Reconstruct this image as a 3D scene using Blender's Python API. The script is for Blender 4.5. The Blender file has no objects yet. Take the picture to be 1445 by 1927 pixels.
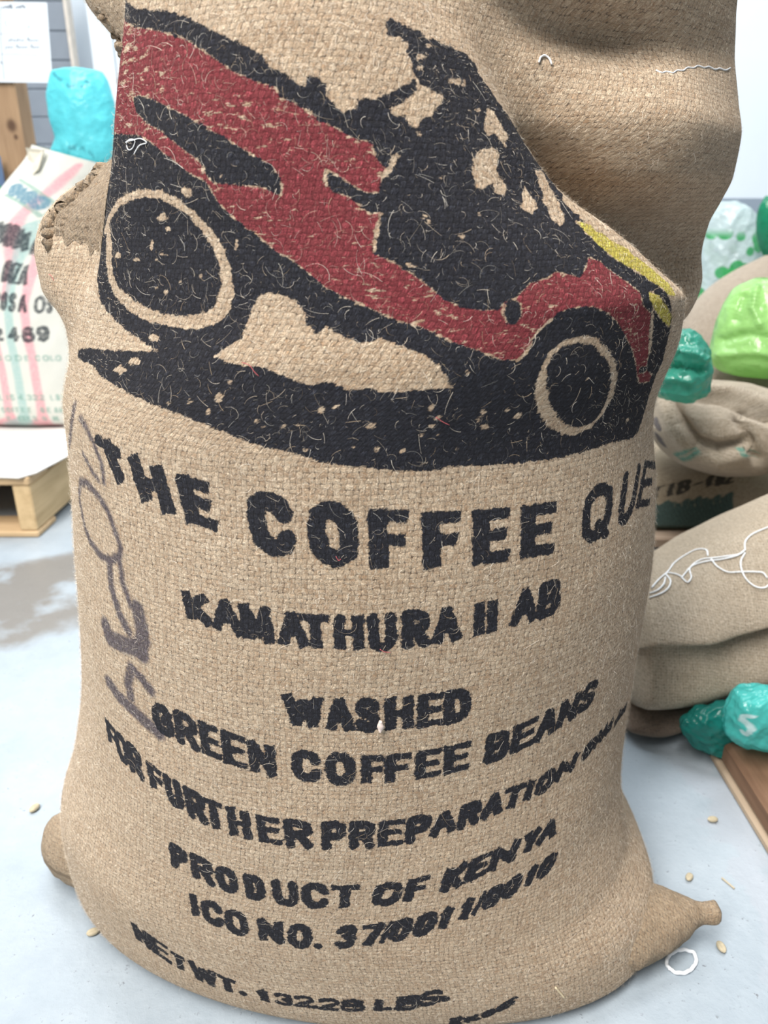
import bpy, math
import numpy as np
from mathutils import Vector
from mathutils.bvhtree import BVHTree
rng = np.random.default_rng(7)
PI = math.pi
SC = bpy.context.scene
COL = SC.collection

# ------------------------------------------------------------------ camera, world, lights, exposure
FPX = 1400.0; CAM_H = 0.69; TILT = math.atan(563/1400.0)
cd = bpy.data.cameras.new('camera'); cam = bpy.data.objects.new('camera', cd); COL.objects.link(cam)
cam.location = (0, 0, CAM_H); cam.rotation_euler = (PI/2-TILT, 0, 0)
cd.sensor_fit = 'HORIZONTAL'; cd.sensor_width = 36.0; cd.lens = FPX/1445*36.0
cd.clip_start = 0.02; cd.clip_end = 60
cd.dof.use_dof = True; cd.dof.focus_distance = 0.56; cd.dof.aperture_fstop = 10.0
SC.camera = cam

w = bpy.data.worlds.new('world'); SC.world = w; w.use_nodes = True
bg = w.node_tree.nodes['Background']; bg.inputs[0].default_value = (0.86, 0.94, 1.0, 1); bg.inputs[1].default_value = 0.36

def area(name, loc, size, sy, power, col, target):
    l = bpy.data.lights.new(name, 'AREA'); l.shape = 'RECTANGLE'; l.size = size; l.size_y = sy
    l.energy = power; l.color = col
    o = bpy.data.objects.new(name, l); COL.objects.link(o); o.location = loc
    o.rotation_euler = (Vector(target)-Vector(loc)).to_track_quat('-Z', 'Y').to_euler()
    return o
# rows of long strip lamps high under the warehouse roof
area('ceiling_lamp_light', (-1.0, -0.75, 3.3), 0.9, 3.2, 318, (1.0, 0.97, 0.93), (-0.1, 0.6, 0.4))
area('ceiling_lamp_light', (1.2, 2.2, 3.6), 0.9, 3.2, 95, (0.93, 0.97, 1.0), (0.8, 2.0, 0.0))
area('ceiling_lamp_light', (-1.6, 2.6, 3.6), 0.9, 3.2, 95, (0.93, 0.97, 1.0), (-1.2, 2.4, 0.0))

SC.view_settings.view_transform = 'Standard'; SC.view_settings.look = 'None'
SC.view_settings.exposure = -0.1; SC.view_settings.gamma = 1.0
SC.view_settings.use_curve_mapping = False

# ------------------------------------------------------------------ photo pixel <-> place
CT, ST = math.cos(TILT), math.sin(TILT)
def ray(x, y):
    xc = (x-722.5)/FPX; yc = -(y-963.5)/FPX
    return np.array([xc, CT+yc*ST, -ST+yc*CT])
def aty(x, y, Y):
    d = ray(x, y); return d*(Y/d[1])+np.array([0, 0, CAM_H])
def atz(x, y, z):
    d = ray(x, y); return d*((z-CAM_H)/d[2])+np.array([0, 0, CAM_H])
def proj(p):
    p = np.asarray(p, float)-np.array([0, 0, CAM_H])
    zc = p[..., 1]*CT-p[..., 2]*ST; yc = p[..., 1]*ST+p[..., 2]*CT
    return np.stack([722.5+FPX*p[..., 0]/zc, 963.5-FPX*yc/zc], -1)

# ------------------------------------------------------------------ objects
def link(name, me, parent=None, mat=None):
    o = bpy.data.objects.new(name, me); COL.objects.link(o)
    if parent is not None: o.parent = parent
    if mat is not None: me.materials.append(mat)
    return o
def tag(o, label=None, cat=None, group=None, kind=None):
    for k, v in (('label', label), ('category', cat), ('group', group), ('kind', kind)):
        if v: o[k] = v
    return o
def empty(name, loc, label, cat, group=None):
    o = bpy.data.objects.new(name, None); COL.objects.link(o); o.location = loc; o.empty_display_size = 0.05
    return tag(o, label, cat, group)
def keep_world(o, parent):
    o.parent = parent
    o.matrix_parent_inverse = parent.matrix_basis.inverted() if parent.type != 'EMPTY' else _inv(parent)
    return o
def _inv(p):
    from mathutils import Matrix
    return Matrix.Translation(-Vector(p.location))
def pmesh(name, V, Fc, mat, parent=None, smooth=False):
    me = bpy.data.meshes.new(name); me.from_pydata([tuple(v) for v in V], [], Fc); me.update()
    if smooth: me.polygons.foreach_set('use_smooth', [True]*len(me.polygons))
    o = link(name, me, None, mat)
    if parent is not None: keep_world(o, parent)
    return o
def box(name, x0, x1, y0, y1, z0, z1, mat, parent=None, bev=0.003, rot=0.0):
    b = min(bev, 0.45*min(x1-x0, y1-y0, z1-z0))
    cx, cy, cz = (x0+x1)/2, (y0+y1)/2, (z0+z1)/2; hx, hy, hz = (x1-x0)/2, (y1-y0)/2, (z1-z0)/2
    V = []; ids = {}
    for sx in (-1, 1):
        for sy in (-1, 1):
            for sz in (-1, 1):
                for ax in range(3):
                    h = [hx-b, hy-b, hz-b]; h[ax] += b
                    ids[(sx, sy, sz, ax)] = len(V); V.append([sx*h[0], sy*h[1], sz*h[2]])
    Fc = []
    for ax in range(3):
        o1, o2 = (ax+1) % 3, (ax+2) % 3
        for s in (-1, 1):
            q = []
            for a, c in ((-1, -1), (1, -1), (1, 1), (-1, 1)):
                k = [0, 0, 0]; k[ax] = s; k[o1] = a; k[o2] = c; q.append(ids[(k[0], k[1], k[2], ax)])
            Fc.append(q if s > 0 else q[::-1])
    for ax in range(3):                       # edge along ax
        o1, o2 = (ax+1) % 3, (ax+2) % 3
        for a in (-1, 1):
            for c in (-1, 1):
                k0 = [0]*3; k1 = [0]*3; k0[ax] = -1; k1[ax] = 1
                for k in (k0, k1): k[o1] = a; k[o2] = c
                Fc.append([ids[(*k0, o1)], ids[(*k1, o1)], ids[(*k1, o2)], ids[(*k0, o2)]])
    for sx in (-1, 1):
        for sy in (-1, 1):
            for sz in (-1, 1): Fc.append([ids[(sx, sy, sz, 0)], ids[(sx, sy, sz, 1)], ids[(sx, sy, sz, 2)]])
    V = np.array(V); cr, sr = math.cos(rot), math.sin(rot)
    V = np.stack([cx+V[:, 0]*cr-V[:, 1]*sr, cy+V[:, 0]*sr+V[:, 1]*cr, cz+V[:, 2]], -1)
    o = pmesh(name, V, Fc, mat, parent)
    import bmesh
    bm = bmesh.new(); bm.from_mesh(o.data); bmesh.ops.recalc_face_normals(bm, faces=bm.faces); bm.to_mesh(o.data); bm.free()
    return o

# ------------------------------------------------------------------ smooth grids
def pchip(x, Y, xs):
    x = np.asarray(x, float); Y = np.asarray(Y, float); sh = (-1,)+(1,)*(Y.ndim-1)
    h = np.diff(x).reshape(sh); d = np.diff(Y, axis=0)/h
    m = np.zeros_like(Y)
    a, b = d[:-1], d[1:]
    w1 = 2*h[1:]+h[:-1]; w2 = h[1:]+2*h[:-1]
    with np.errstate(divide='ignore', invalid='ignore'):
        hm = (w1+w2)/(w1/a+w2/b)
    m[1:-1] = np.where(a*b > 0, hm, 0); m[0] = d[0]; m[-1] = d[-1]
    i = np.clip(np.searchsorted(x, xs, side='right')-1, 0, len(x)-2)
    t = ((xs-x[i])/(x[i+1]-x[i])).reshape(sh); H = (x[i+1]-x[i]).reshape(sh)
    return ((2*t**3-3*t**2+1)*Y[i]+(t**3-2*t**2+t)*H*m[i]+(-2*t**3+3*t**2)*Y[i+1]+(t**3-t**2)*H*m[i+1])
def ring_eval(C, ts):
    """C (R,N,3) periodic control rings -> (R,len(ts),3) Catmull-Rom"""
    N = C.shape[1]; i = np.floor(ts).astype(int); f = (ts-i)[None, :, None]
    p = [C[:, (i+k) % N] for k in (-1, 0, 1, 2)]
    return 0.5*(2*p[1]+(p[2]-p[0])*f+(2*p[0]-5*p[1]+4*p[2]-p[3])*f**2+(3*p[1]-p[0]-3*p[2]+p[3])*f**3)
def grid_normals(P):
    du = np.roll(P, -1, 1)-np.roll(P, 1, 1); dv = np.gradient(P, axis=0)
    n = np.cross(du, dv); return n/np.maximum(np.linalg.norm(n, axis=-1, keepdims=True), 1e-9)
_wd = rng.normal(size=(40, 3)); _wd /= np.linalg.norm(_wd, axis=1, keepdims=True); _wp = rng.uniform(0, 6.28, 40)
def waves(P, freq, n=10, seed=0, ridge=False):
    r = np.zeros(P.shape[:-1])
    for k in range(n):
        q = P@_wd[(k+seed) % 40]*freq*(0.7+0.09*k)+_wp[(k*3+seed) % 40]
        q = q+0.8*np.sin(P@_wd[(k+seed+11) % 40]*freq*0.6+k)
        r += (1-2*np.abs(np.sin(q))) if ridge else np.sin(q)
    return r/n
def grid_object(name, P, mat, U=None, V=None, attrs=None, parent=None, cap0=True, cap1=True, closed=True, smooth=True, flip=False):
    nv, nu = P.shape[:2]
    idx = np.arange(nv*nu).reshape(nv, nu)
    if closed: nx = np.roll(idx, -1, 1); a, b, c, d = idx[:-1], nx[:-1], nx[1:], idx[1:]
    else: a, b, c, d = idx[:-1, :-1], idx[:-1, 1:], idx[1:, 1:], idx[1:, :-1]
    Q = np.stack([a, b, c, d], -1).reshape(-1, 4)
    verts = P.reshape(-1, 3); loops = [Q.ravel()]; tot = [np.full(len(Q), 4)]
    extra = []; nvt = nv*nu
    if closed:
        for flag, row, rev in ((cap0, 0, True), (cap1, nv-1, False)):
            if not flag: continue
            extra.append(P[row].mean(0)); ci = nvt+len(extra)-1
            r = idx[row]; r2 = np.roll(r, -1)
            T = np.stack([r2, r, np.full(nu, ci)] if rev else [r, r2, np.full(nu, ci)], -1)
            loops.append(T.ravel()); tot.append(np.full(nu, 3))
    if extra: verts = np.vstack([verts, np.array(extra)])
    L = np.concatenate(loops).astype(np.int32); t = np.concatenate(tot).astype(np.int32)
    me = bpy.data.meshes.new(name)
    me.vertices.add(len(verts)); me.vertices.foreach_set('co', verts.astype(np.float32).ravel())
    me.loops.add(len(L)); me.loops.foreach_set('vertex_index', L)
    me.polygons.add(len(t)); st = np.concatenate([[0], np.cumsum(t)[:-1]]).astype(np.int32)
    me.polygons.foreach_set('loop_start', st)
    me.polygons.foreach_set('use_smooth', np.full(len(t), smooth))
    me.update(calc_edges=True)
    if U is not None:
        uvv = np.stack([U.ravel(), V.ravel()], -1)
        if extra: uvv = np.vstack([uvv, np.tile(uvv[:1], (len(extra), 1))])
        at = me.attributes.new('cloth', 'FLOAT_VECTOR', 'POINT')
        at.data.foreach_set('vector', np.hstack([uvv, np.zeros((len(uvv), 1))]).astype(np.float32).ravel())
    for k, a_ in (attrs or {}).items():
        v = a_.ravel()
        if extra: v = np.concatenate([v, np.full(len(extra), 1.0)])
        at = me.attributes.new(k, 'FLOAT', 'POINT'); at.data.foreach_set('value', v.astype(np.float32))
    me.validate()
    o = link(name, me, None, mat)
    if parent is not None: keep_world(o, parent)
    return o
def ell(cx, cy, z, a, b, n=2.0, N=16, tz=0.0):
    t = np.arange(N)/N*2*PI
    ca, sa = np.cos(t), np.sin(t)
    x = np.sign(ca)*np.abs(ca)**(2/n); y = np.sign(sa)*np.abs(sa)**(2/n)
    return np.stack([cx+a*x, cy+b*y, z+tz*x], -1)
def loft(rings, nu, nv):
    C = np.array(rings); s = np.concatenate([[0], np.cumsum(np.linalg.norm(np.diff(C, axis=0), axis=-1).mean(1)+1e-4)])
    A = ring_eval(C, np.arange(nu)/nu*C.shape[1])
    return pchip(s, A, np.linspace(0, s[-1], nv))
def arc_uv(P):
    du = np.linalg.norm(np.diff(P, axis=1, append=P[:, :1]), axis=-1); U = np.cumsum(du, 1)-du
    dv = np.linalg.norm(np.diff(P, axis=0), axis=-1).mean(1); V = np.concatenate([[0], np.cumsum(dv)])
    return U+10, np.broadcast_to(V[:, None]+10, U.shape).copy()
def tube(path, r, sides=6, closed=False, flat=1.0):
    path = np.asarray(path, float); n = len(path)
    if closed: T = np.roll(path, -1, 0)-np.roll(path, 1, 0)
    else: T = np.gradient(path, axis=0)
    T /= np.linalg.norm(T, axis=1, keepdims=True)+1e-12
    up = np.array([0.13, 0.21, 0.97]); A = np.cross(T, up); A /= np.linalg.norm(A, axis=1, keepdims=True)+1e-12
    B = np.cross(A, T); r = np.broadcast_to(r, (n,))[:, None]
    V = []; 
    for k in range(sides):
        a = 2*PI*k/sides; V.append(path+r*(math.cos(a)*A+flat*math.sin(a)*B))
    V = np.stack(V, 1).reshape(-1, 3); Fc = []
    for i in range(n if closed else n-1):
        j = (i+1) % n
        for k in range(sides): k2 = (k+1) % sides; Fc.append((i*sides+k, j*sides+k, j*sides+k2, i*sides+k2))
    if not closed: Fc.append(tuple(range(sides))); Fc.append(tuple((n-1)*sides+k for k in range(sides))[::-1])
    return V, Fc
def smooth_path(pts, n):
    pts = np.asarray(pts, float); s = np.concatenate([[0], np.cumsum(np.linalg.norm(np.diff(pts, axis=0), axis=1))])
    m = np.gradient(pts, s, axis=0); xs = np.linspace(0, s[-1], n); i = np.clip(np.searchsorted(s, xs, side='right')-1, 0, len(s)-2)
    h = (s[i+1]-s[i])[:, None]; t = ((xs-s[i])[:, None])/h
    return (2*t**3-3*t**2+1)*pts[i]+(t**3-2*t**2+t)*h*m[i]+(-2*t**3+3*t**2)*pts[i+1]+(t**3-t**2)*h*m[i+1]

# ------------------------------------------------------------------ printing on cloth: signed distances in cloth metres
class Cloth:
    """maps traced points to cloth coordinates of a grid and collects ink distances"""
    def __init__(s, P, U, V, c0, c1, step=4):
        s.P, s.U, s.V = P, U, V; s.ink = {}
        rows = np.arange(0, P.shape[0], step); cols = np.arange(c0, c1, step)
        s.cP = P[np.ix_(rows, cols)]; s.cU = U[np.ix_(rows, cols)]; s.cV = V[np.ix_(rows, cols)]
        n = np.cross(np.gradient(s.cP, axis=1), np.gradient(s.cP, axis=0))
        s.vis = (n*(np.array([0, 0, CAM_H])-s.cP)).sum(-1) > 0
        s.px = proj(s.cP)
    def map(s, pts):
        pts = np.asarray(pts, float).reshape(-1, 2); out = np.zeros_like(pts)
        vi, vj = np.nonzero(s.vis); Q = s.px[vi, vj]
        ny, nx = s.vis.shape
        for k, p in enumerate(pts):
            b = np.argmin(((Q-p)**2).sum(1)); i, j = vi[b], vj[b]
            i0 = min(max(i, 1), ny-2); j0 = min(max(j, 1), nx-2)
            J = np.stack([(s.px[i0, j0+1]-s.px[i0, j0-1])/2, (s.px[i0+1, j0]-s.px[i0-1, j0])/2], 1)
            d = np.zeros(2)
            if abs(np.linalg.det(J)) > 1e-3: d = np.clip(np.linalg.solve(J, p-s.px[i, j]), -0.8, 0.8)
            out[k] = (s.cU[i, j]+d[0]*(s.cU[i0, j0+1]-s.cU[i0, j0-1])/2+d[1]*(s.cU[i0+1, j0]-s.cU[i0-1, j0])/2,
                      s.cV[i, j]+d[1]*(s.cV[i0+1, j0]-s.cV[i0-1, j0])/2+d[0]*(s.cV[i0, j0+1]-s.cV[i0, j0-1])/2)
        return out
    def _sel(s, q, m):
        lo, hi = q.min(0)-m, q.max(0)+m
        return np.nonzero((s.U > lo[0]) & (s.U < hi[0]) & (s.V > lo[1]) & (s.V < hi[1]))
    def put(s, ink, sel, d, cut=()):
        A = s.ink.setdefault(ink, np.full(s.U.shape, 0.01))
        A[sel] = np.minimum(A[sel], d)
        for o in cut:
            B = s.ink.setdefault(o, np.full(s.U.shape, 0.01)); B[sel] = np.maximum(B[sel], np.minimum(-d, 0.01))
    def erase(s, sel, d, inks):
        for o in inks:
            B = s.ink.setdefault(o, np.full(s.U.shape, 0.01)); B[sel] = np.maximum(B[sel], -d)
    @staticmethod
    def dens(px, closed, step=9):
        px = np.asarray(px, float); o = []
        m = len(px) if closed else len(px)-1
        for i in range(m):
            a, b = px[i], px[(i+1) % len(px)]; n = max(1, int(np.linalg.norm(b-a)/step))
            o += [a+(b-a)*k/n for k in range(n)]
        if not closed: o.append(px[-1])
        return np.array(o)
    def polysdf(s, q):
        sel = s._sel(q, 0.009); x = np.stack([s.U[sel], s.V[sel]], -1)
        d = np.full(len(x), 1e9); ins = np.zeros(len(x), bool)
        for a, b in zip(q, np.roll(q, -1, 0)):
            e = b-a; wv = x-a; t = np.clip((wv@e)/max(e@e, 1e-12), 0, 1)
            d = np.minimum(d, ((wv-t[:, None]*e)**2).sum(1))
            c = (a[1] > x[:, 1]) != (b[1] > x[:, 1])
            if e[1] != 0: ins ^= c & (x[:, 0] < a[0]+(x[:, 1]-a[1])*e[0]/e[1])
        return sel, np.sqrt(d)*np.where(ins, -1, 1)
    def linesdf(s, q, hw):
        hw = np.broadcast_to(hw, (len(q),)); sel = s._sel(q, 0.009+hw.max()); x = np.stack([s.U[sel], s.V[sel]], -1)
        d = np.full(len(x), 1e9)
        for i in range(len(q)-1):
            a, b = q[i], q[i+1]; e = b-a; wv = x-a; t = np.clip((wv@e)/max(e@e, 1e-12), 0, 1)
            d = np.minimum(d, np.sqrt(((wv-t[:, None]*e)**2).sum(1))-(hw[i]+(hw[i+1]-hw[i])*t))
        return sel, d
    def barsdf(s, a, b, hw, cap):
        sel = s._sel(np.array([a, b]), 0.009+hw); x = np.stack([s.U[sel], s.V[sel]], -1)
        L = max(1e-5, np.linalg.norm(b-a)); e = (b-a)/L; wv = x-(a+b)/2
        q1 = np.abs(wv@e)-(L/2+cap); q2 = np.abs(wv[:, 0]*e[1]-wv[:, 1]*e[0])-hw
        return sel, np.minimum(np.maximum(q1, q2), 0)+np.sqrt(np.maximum(q1, 0)**2+np.maximum(q2, 0)**2)
    def poly(s, ink, px, cut=()): s.put(ink, *s.polysdf(s.map(s.dens(px, True))), cut)
    def cutpoly(s, px, inks): s.erase(*s.polysdf(s.map(s.dens(px, True))), inks)
    def line(s, ink, px, hw, cut=()): s.put(ink, *s.linesdf(s.map(s.dens(px, False)), hw), cut)
    def cutline(s, px, hw, inks):
        px = np.asarray(px, float); h = np.atleast_1d(np.asarray(hw, float)); h = np.interp(np.linspace(0, 1, len(px)), np.linspace(0, 1, len(h)), h)
        D = s.dens(px, False)
        L = np.concatenate([[0], np.cumsum(np.linalg.norm(np.diff(px, axis=0), axis=1))]); LD = np.concatenate([[0], np.cumsum(np.linalg.norm(np.diff(D, axis=0), axis=1))])
        s.erase(*s.linesdf(s.map(D), np.interp(LD, L, h)), inks)
    def spot(s, x, y, rx, ry, inks):
        a = np.linspace(0, 2*PI, 9)[:-1]; r = rng.uniform(0.65, 1.25, 8)
        s.cutpoly(np.stack([x+rx*r*np.cos(a), y+ry*r*np.sin(a)], -1), inks)
GL = {
'A': [[(0,0),(.5,1),(1,0)],[(.22,.34),(.78,.34)]],
'B': [[(0,0),(0,1),(.65,1),(.92,.88),(.92,.66),(.65,.53),(0,.53)],[(.65,.53),(1,.4),(1,.14),(.7,0),(0,0)]],
'C': [[(1,.76),(.88,.95),(.62,1),(.35,1),(.08,.87),(0,.62),(0,.38),(.08,.13),(.35,0),(.62,0),(.88,.05),(1,.24)]],
'D': [[(0,0),(0,1),(.55,1),(.88,.85),(1,.6),(1,.4),(.88,.15),(.55,0),(0,0)]],
'E': [[(1,1),(0,1),(0,0),(1,0)],[(0,.52),(.85,.52)]],
'F': [[(1,1),(0,1),(0,0)],[(0,.5),(.85,.5)]],
'G': [[(1,.78),(.85,.96),(.6,1),(.35,1),(.08,.85),(0,.6),(0,.4),(.08,.15),(.35,0),(.65,0),(1,.1),(1,.45),(.6,.45)]],
'H': [[(0,0),(0,1)],[(1,0),(1,1)],[(0,.5),(1,.5)]],
'I': [[(.5,0),(.5,1)]],
'K': [[(0,0),(0,1)],[(1,1),(.05,.42)],[(.3,.58),(1,0)]],
'L': [[(0,1),(0,0),(1,0)]],
'M': [[(0,0),(.05,1),(.5,.1),(.95,1),(1,0)]],
'N': [[(0,0),(0,1),(1,0),(1,1)]],
'O': [[(.35,1),(.65,1),(.92,.87),(1,.62),(1,.38),(.92,.13),(.65,0),(.35,0),(.08,.13),(0,.38),(0,.62),(.08,.87),(.35,1)]],
'P': [[(0,0),(0,1),(.65,1),(1,.88),(1,.58),(.65,.46),(0,.46)]],
'Q': [[(.35,1),(.65,1),(.92,.87),(1,.62),(1,.38),(.92,.13),(.65,0),(.35,0),(.08,.13),(0,.38),(0,.62),(.08,.87),(.35,1)],[(.6,.2),(1,-.08)]],
'R': [[(0,0),(0,1),(.65,1),(1,.88),(1,.62),(.65,.5),(0,.5)],[(.55,.5),(1,0)]],
'S': [[(1,.8),(.85,.96),(.55,1),(.3,1),(.03,.87),(.03,.66),(.25,.55),(.75,.46),(1,.33),(1,.12),(.7,0),(.4,0),(.12,.04),(0,.2)]],
'T': [[(0,1),(1,1)],[(.5,1),(.5,0)]],
'U': [[(0,1),(0,.3),(.1,.08),(.35,0),(.65,0),(.9,.08),(1,.3),(1,1)]],
'V': [[(0,1),(.5,0),(1,1)]],
'W': [[(0,1),(.22,0),(.5,.85),(.78,0),(1,1)]],
'Y': [[(0,1),(.5,.48),(1,1)],[(.5,.48),(.5,0)]],
'Z': [[(0,1),(1,1),(0,0),(1,0)]],
'0': [[(.35,1),(.65,1),(.92,.87),(1,.62),(1,.38),(.92,.13),(.65,0),(.35,0),(.08,.13),(0,.38),(0,.62),(.08,.87),(.35,1)]],
'1': [[(.1,.75),(.6,1),(.6,0)]],
'2': [[(0,.8),(.2,.97),(.6,1),(.95,.85),(.95,.6),(.3,.25),(0,0),(1,0)]],
'3': [[(0,.85),(.3,1),(.7,1),(.95,.85),(.9,.6),(.5,.52)],[(.5,.52),(1,.38),(.95,.12),(.6,0),(.3,0),(0,.15)]],
'4': [[(.75,0),(.75,1),(0,.3),(1,.3)]],
'5': [[(.95,1),(.1,1),(.05,.55),(.6,.6),(1,.42),(.95,.12),(.6,0),(.3,0),(0,.12)]],
'6': [[(.9,.9),(.5,1),(.15,.85),(0,.4),(.1,.1),(.5,0),(.9,.1),(1,.35),(.8,.55),(.4,.58),(.05,.4)]],
'7': [[(0,1),(1,1),(.4,0)]],
'8': [[(.5,.53),(.1,.66),(.1,.88),(.5,1),(.9,.88),(.9,.66),(.5,.53),(0,.38),(.05,.1),(.5,0),(.95,.1),(1,.38),(.5,.53)]],
'9': [[(.1,.1),(.5,0),(.85,.15),(1,.6),(.9,.9),(.5,1),(.1,.9),(0,.65),(.2,.45),(.6,.42),(.95,.6)]],
'/': [[(0,0),(1,1)]], '.': [[(.3,.06),(.7,.06)]], '-': [[(0,.5),(1,.5)]],
}
def text_line(cl, ink, letters, top, bot, lean, hw, ins, cut=()):
    """letters [(char, x0, x1)] at half height; top/bot/lean curves [(x, value)] in traced points; hw in cloth metres"""
    tx, ty = np.array(top, float).T; bx, by = np.array(bot, float).T; lx, ly = np.array(lean, float).T
    for ch, x0, x1 in letters:
        def pt(a, b):
            a, b = np.asarray(a, float), np.asarray(b, float)
            xm = x0+a*(x1-x0); T = np.interp(xm, tx, ty); B = np.interp(xm, bx, by)
            return np.stack([xm+(0.5-b)*np.interp(xm, lx, ly), B+(T-B)*b], -1)
        q = cl.map(pt([0, 1, .5, .5], [.5, .5, 0, 1]))
        ax = min(0.44, hw/max(1e-4, np.linalg.norm(q[1]-q[0]))); ay = min(0.3, hw/max(1e-4, np.linalg.norm(q[3]-q[2])))
        hh = min(hw, (0.135 if ch in 'S2389' else 0.15 if ch == 'B' else 0.2 if ch in 'ERPG' else 0.25)*np.linalg.norm(q[3]-q[2]), 0.5*np.linalg.norm(q[1]-q[0]) if ch in 'I1./-' else 0.27*np.linalg.norm(q[1]-q[0])+0.0004)
        ax = min(ax, hh/max(1e-4, np.linalg.norm(q[1]-q[0]))); ay = min(ay, hh/max(1e-4, np.linalg.norm(q[3]-q[2])))
        if ch in 'AEFHIKLMNTVWYZ147/':
            for st in GL[ch]:
                st = np.array(st, float); Q = cl.map(pt(ax+st[:, 0]*(1-2*ax), ay+st[:, 1]*(1-2*ay)))
                for k in range(len(st)-1):
                    diag = abs(st[k]-st[k+1]).min() > 0.06
                    cl.put(ink, *cl.barsdf(Q[k], Q[k+1], hh*(0.6 if ch == '/' else 0.68 if st[k][1] == st[k+1][1] else 1), hh*(0.75 if diag else 0.68 if st[k][0] == st[k+1][0] else 1)), cut)
            continue
        for st in GL[ch]:
            sc = np.array([max(x1-x0, 1), 60]); st = Cloth.dens(np.array(st)*sc, False, 8)/sc
            cl.put(ink, *cl.linesdf(cl.map(pt(ax+st[:, 0]*(1-2*ax), ay+st[:, 1]*(1-2*ay))), hh), cut)

# ------------------------------------------------------------------ materials
def M(name):
    m = bpy.data.materials.new(name); m.use_nodes = True; nt = m.node_tree
    return m, nt, nt.nodes['Principled BSDF'], nt.nodes['Material Output']
class NB:
    def __init__(s, nt): s.nt = nt
    def n(s, t, **kw):
        nd = s.nt.nodes.new(t)
        for k, v in kw.items(): setattr(nd, k, v)
        return nd
    def set(s, inp, v):
        if isinstance(v, bpy.types.NodeSocket): s.nt.links.new(v, inp)
        else: inp.default_value = v
    def m(s, op, *a, clamp=False):
        nd = s.n('ShaderNodeMath', operation=op, use_clamp=clamp)
        for i, v in enumerate(a): s.set(nd.inputs[i], v)
        return nd.outputs[0]
    def vm(s, op, *a):
        nd = s.n('ShaderNodeVectorMath', operation=op)
        for i, v in enumerate(a): s.set(nd.inputs[i], v)
        return nd.outputs[0]
    def comb(s, x, y, z=0.0):
        nd = s.n('ShaderNodeCombineXYZ')
        for i, v in enumerate((x, y, z)): s.set(nd.inputs[i], v)
        return nd.outputs[0]
    def sep(s, v):
        nd = s.n('ShaderNodeSeparateXYZ'); s.set(nd.inputs[0], v); return nd.outputs
    def noise(s, v, scale, detail=2.0, rough=0.5, col=False):
        nd = s.n('ShaderNodeTexNoise'); s.set(nd.inputs['Vector'], v); s.set(nd.inputs['Scale'], scale)
        s.set(nd.inputs['Detail'], detail); s.set(nd.inputs['Roughness'], rough); return nd.outputs[1 if col else 0]
    def mr(s, v, a, b, c=0.0, d=1.0, sm=False):
        nd = s.n('ShaderNodeMapRange', interpolation_type='SMOOTHSTEP' if sm else 'LINEAR')
        for k, x in zip(('Value', 'From Min', 'From Max', 'To Min', 'To Max'), (v, a, b, c, d)): s.set(nd.inputs[k], x)
        return nd.outputs[0]
    def mix(s, f, a, b, typ='MIX'):
        nd = s.n('ShaderNodeMix', data_type='RGBA', blend_type=typ)
        s.set(nd.inputs[0], f)
        for i, v in ((6, a), (7, b)):
            s.set(nd.inputs[i], v if isinstance(v, bpy.types.NodeSocket) else (*v[:3], 1))
        return nd.outputs[2]
    def mixf(s, f, a, b):
        nd = s.n('ShaderNodeMix', data_type='FLOAT'); s.set(nd.inputs[0], f); s.set(nd.inputs[2], a); s.set(nd.inputs[3], b); return nd.outputs[0]
    def attr(s, name, vec=False):
        nd = s.n('ShaderNodeAttribute', attribute_name=name); return nd.outputs['Vector' if vec else 'Fac']
    def obj(s): return s.n('ShaderNodeTexCoord').outputs['Object']
    def bump(s, h, dist, strength=1.0):
        nd = s.n('ShaderNodeBump'); s.set(nd.inputs['Height'], h); nd.inputs['Distance'].default_value = dist; nd.inputs['Strength'].default_value = strength
        return nd.outputs[0]
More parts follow.
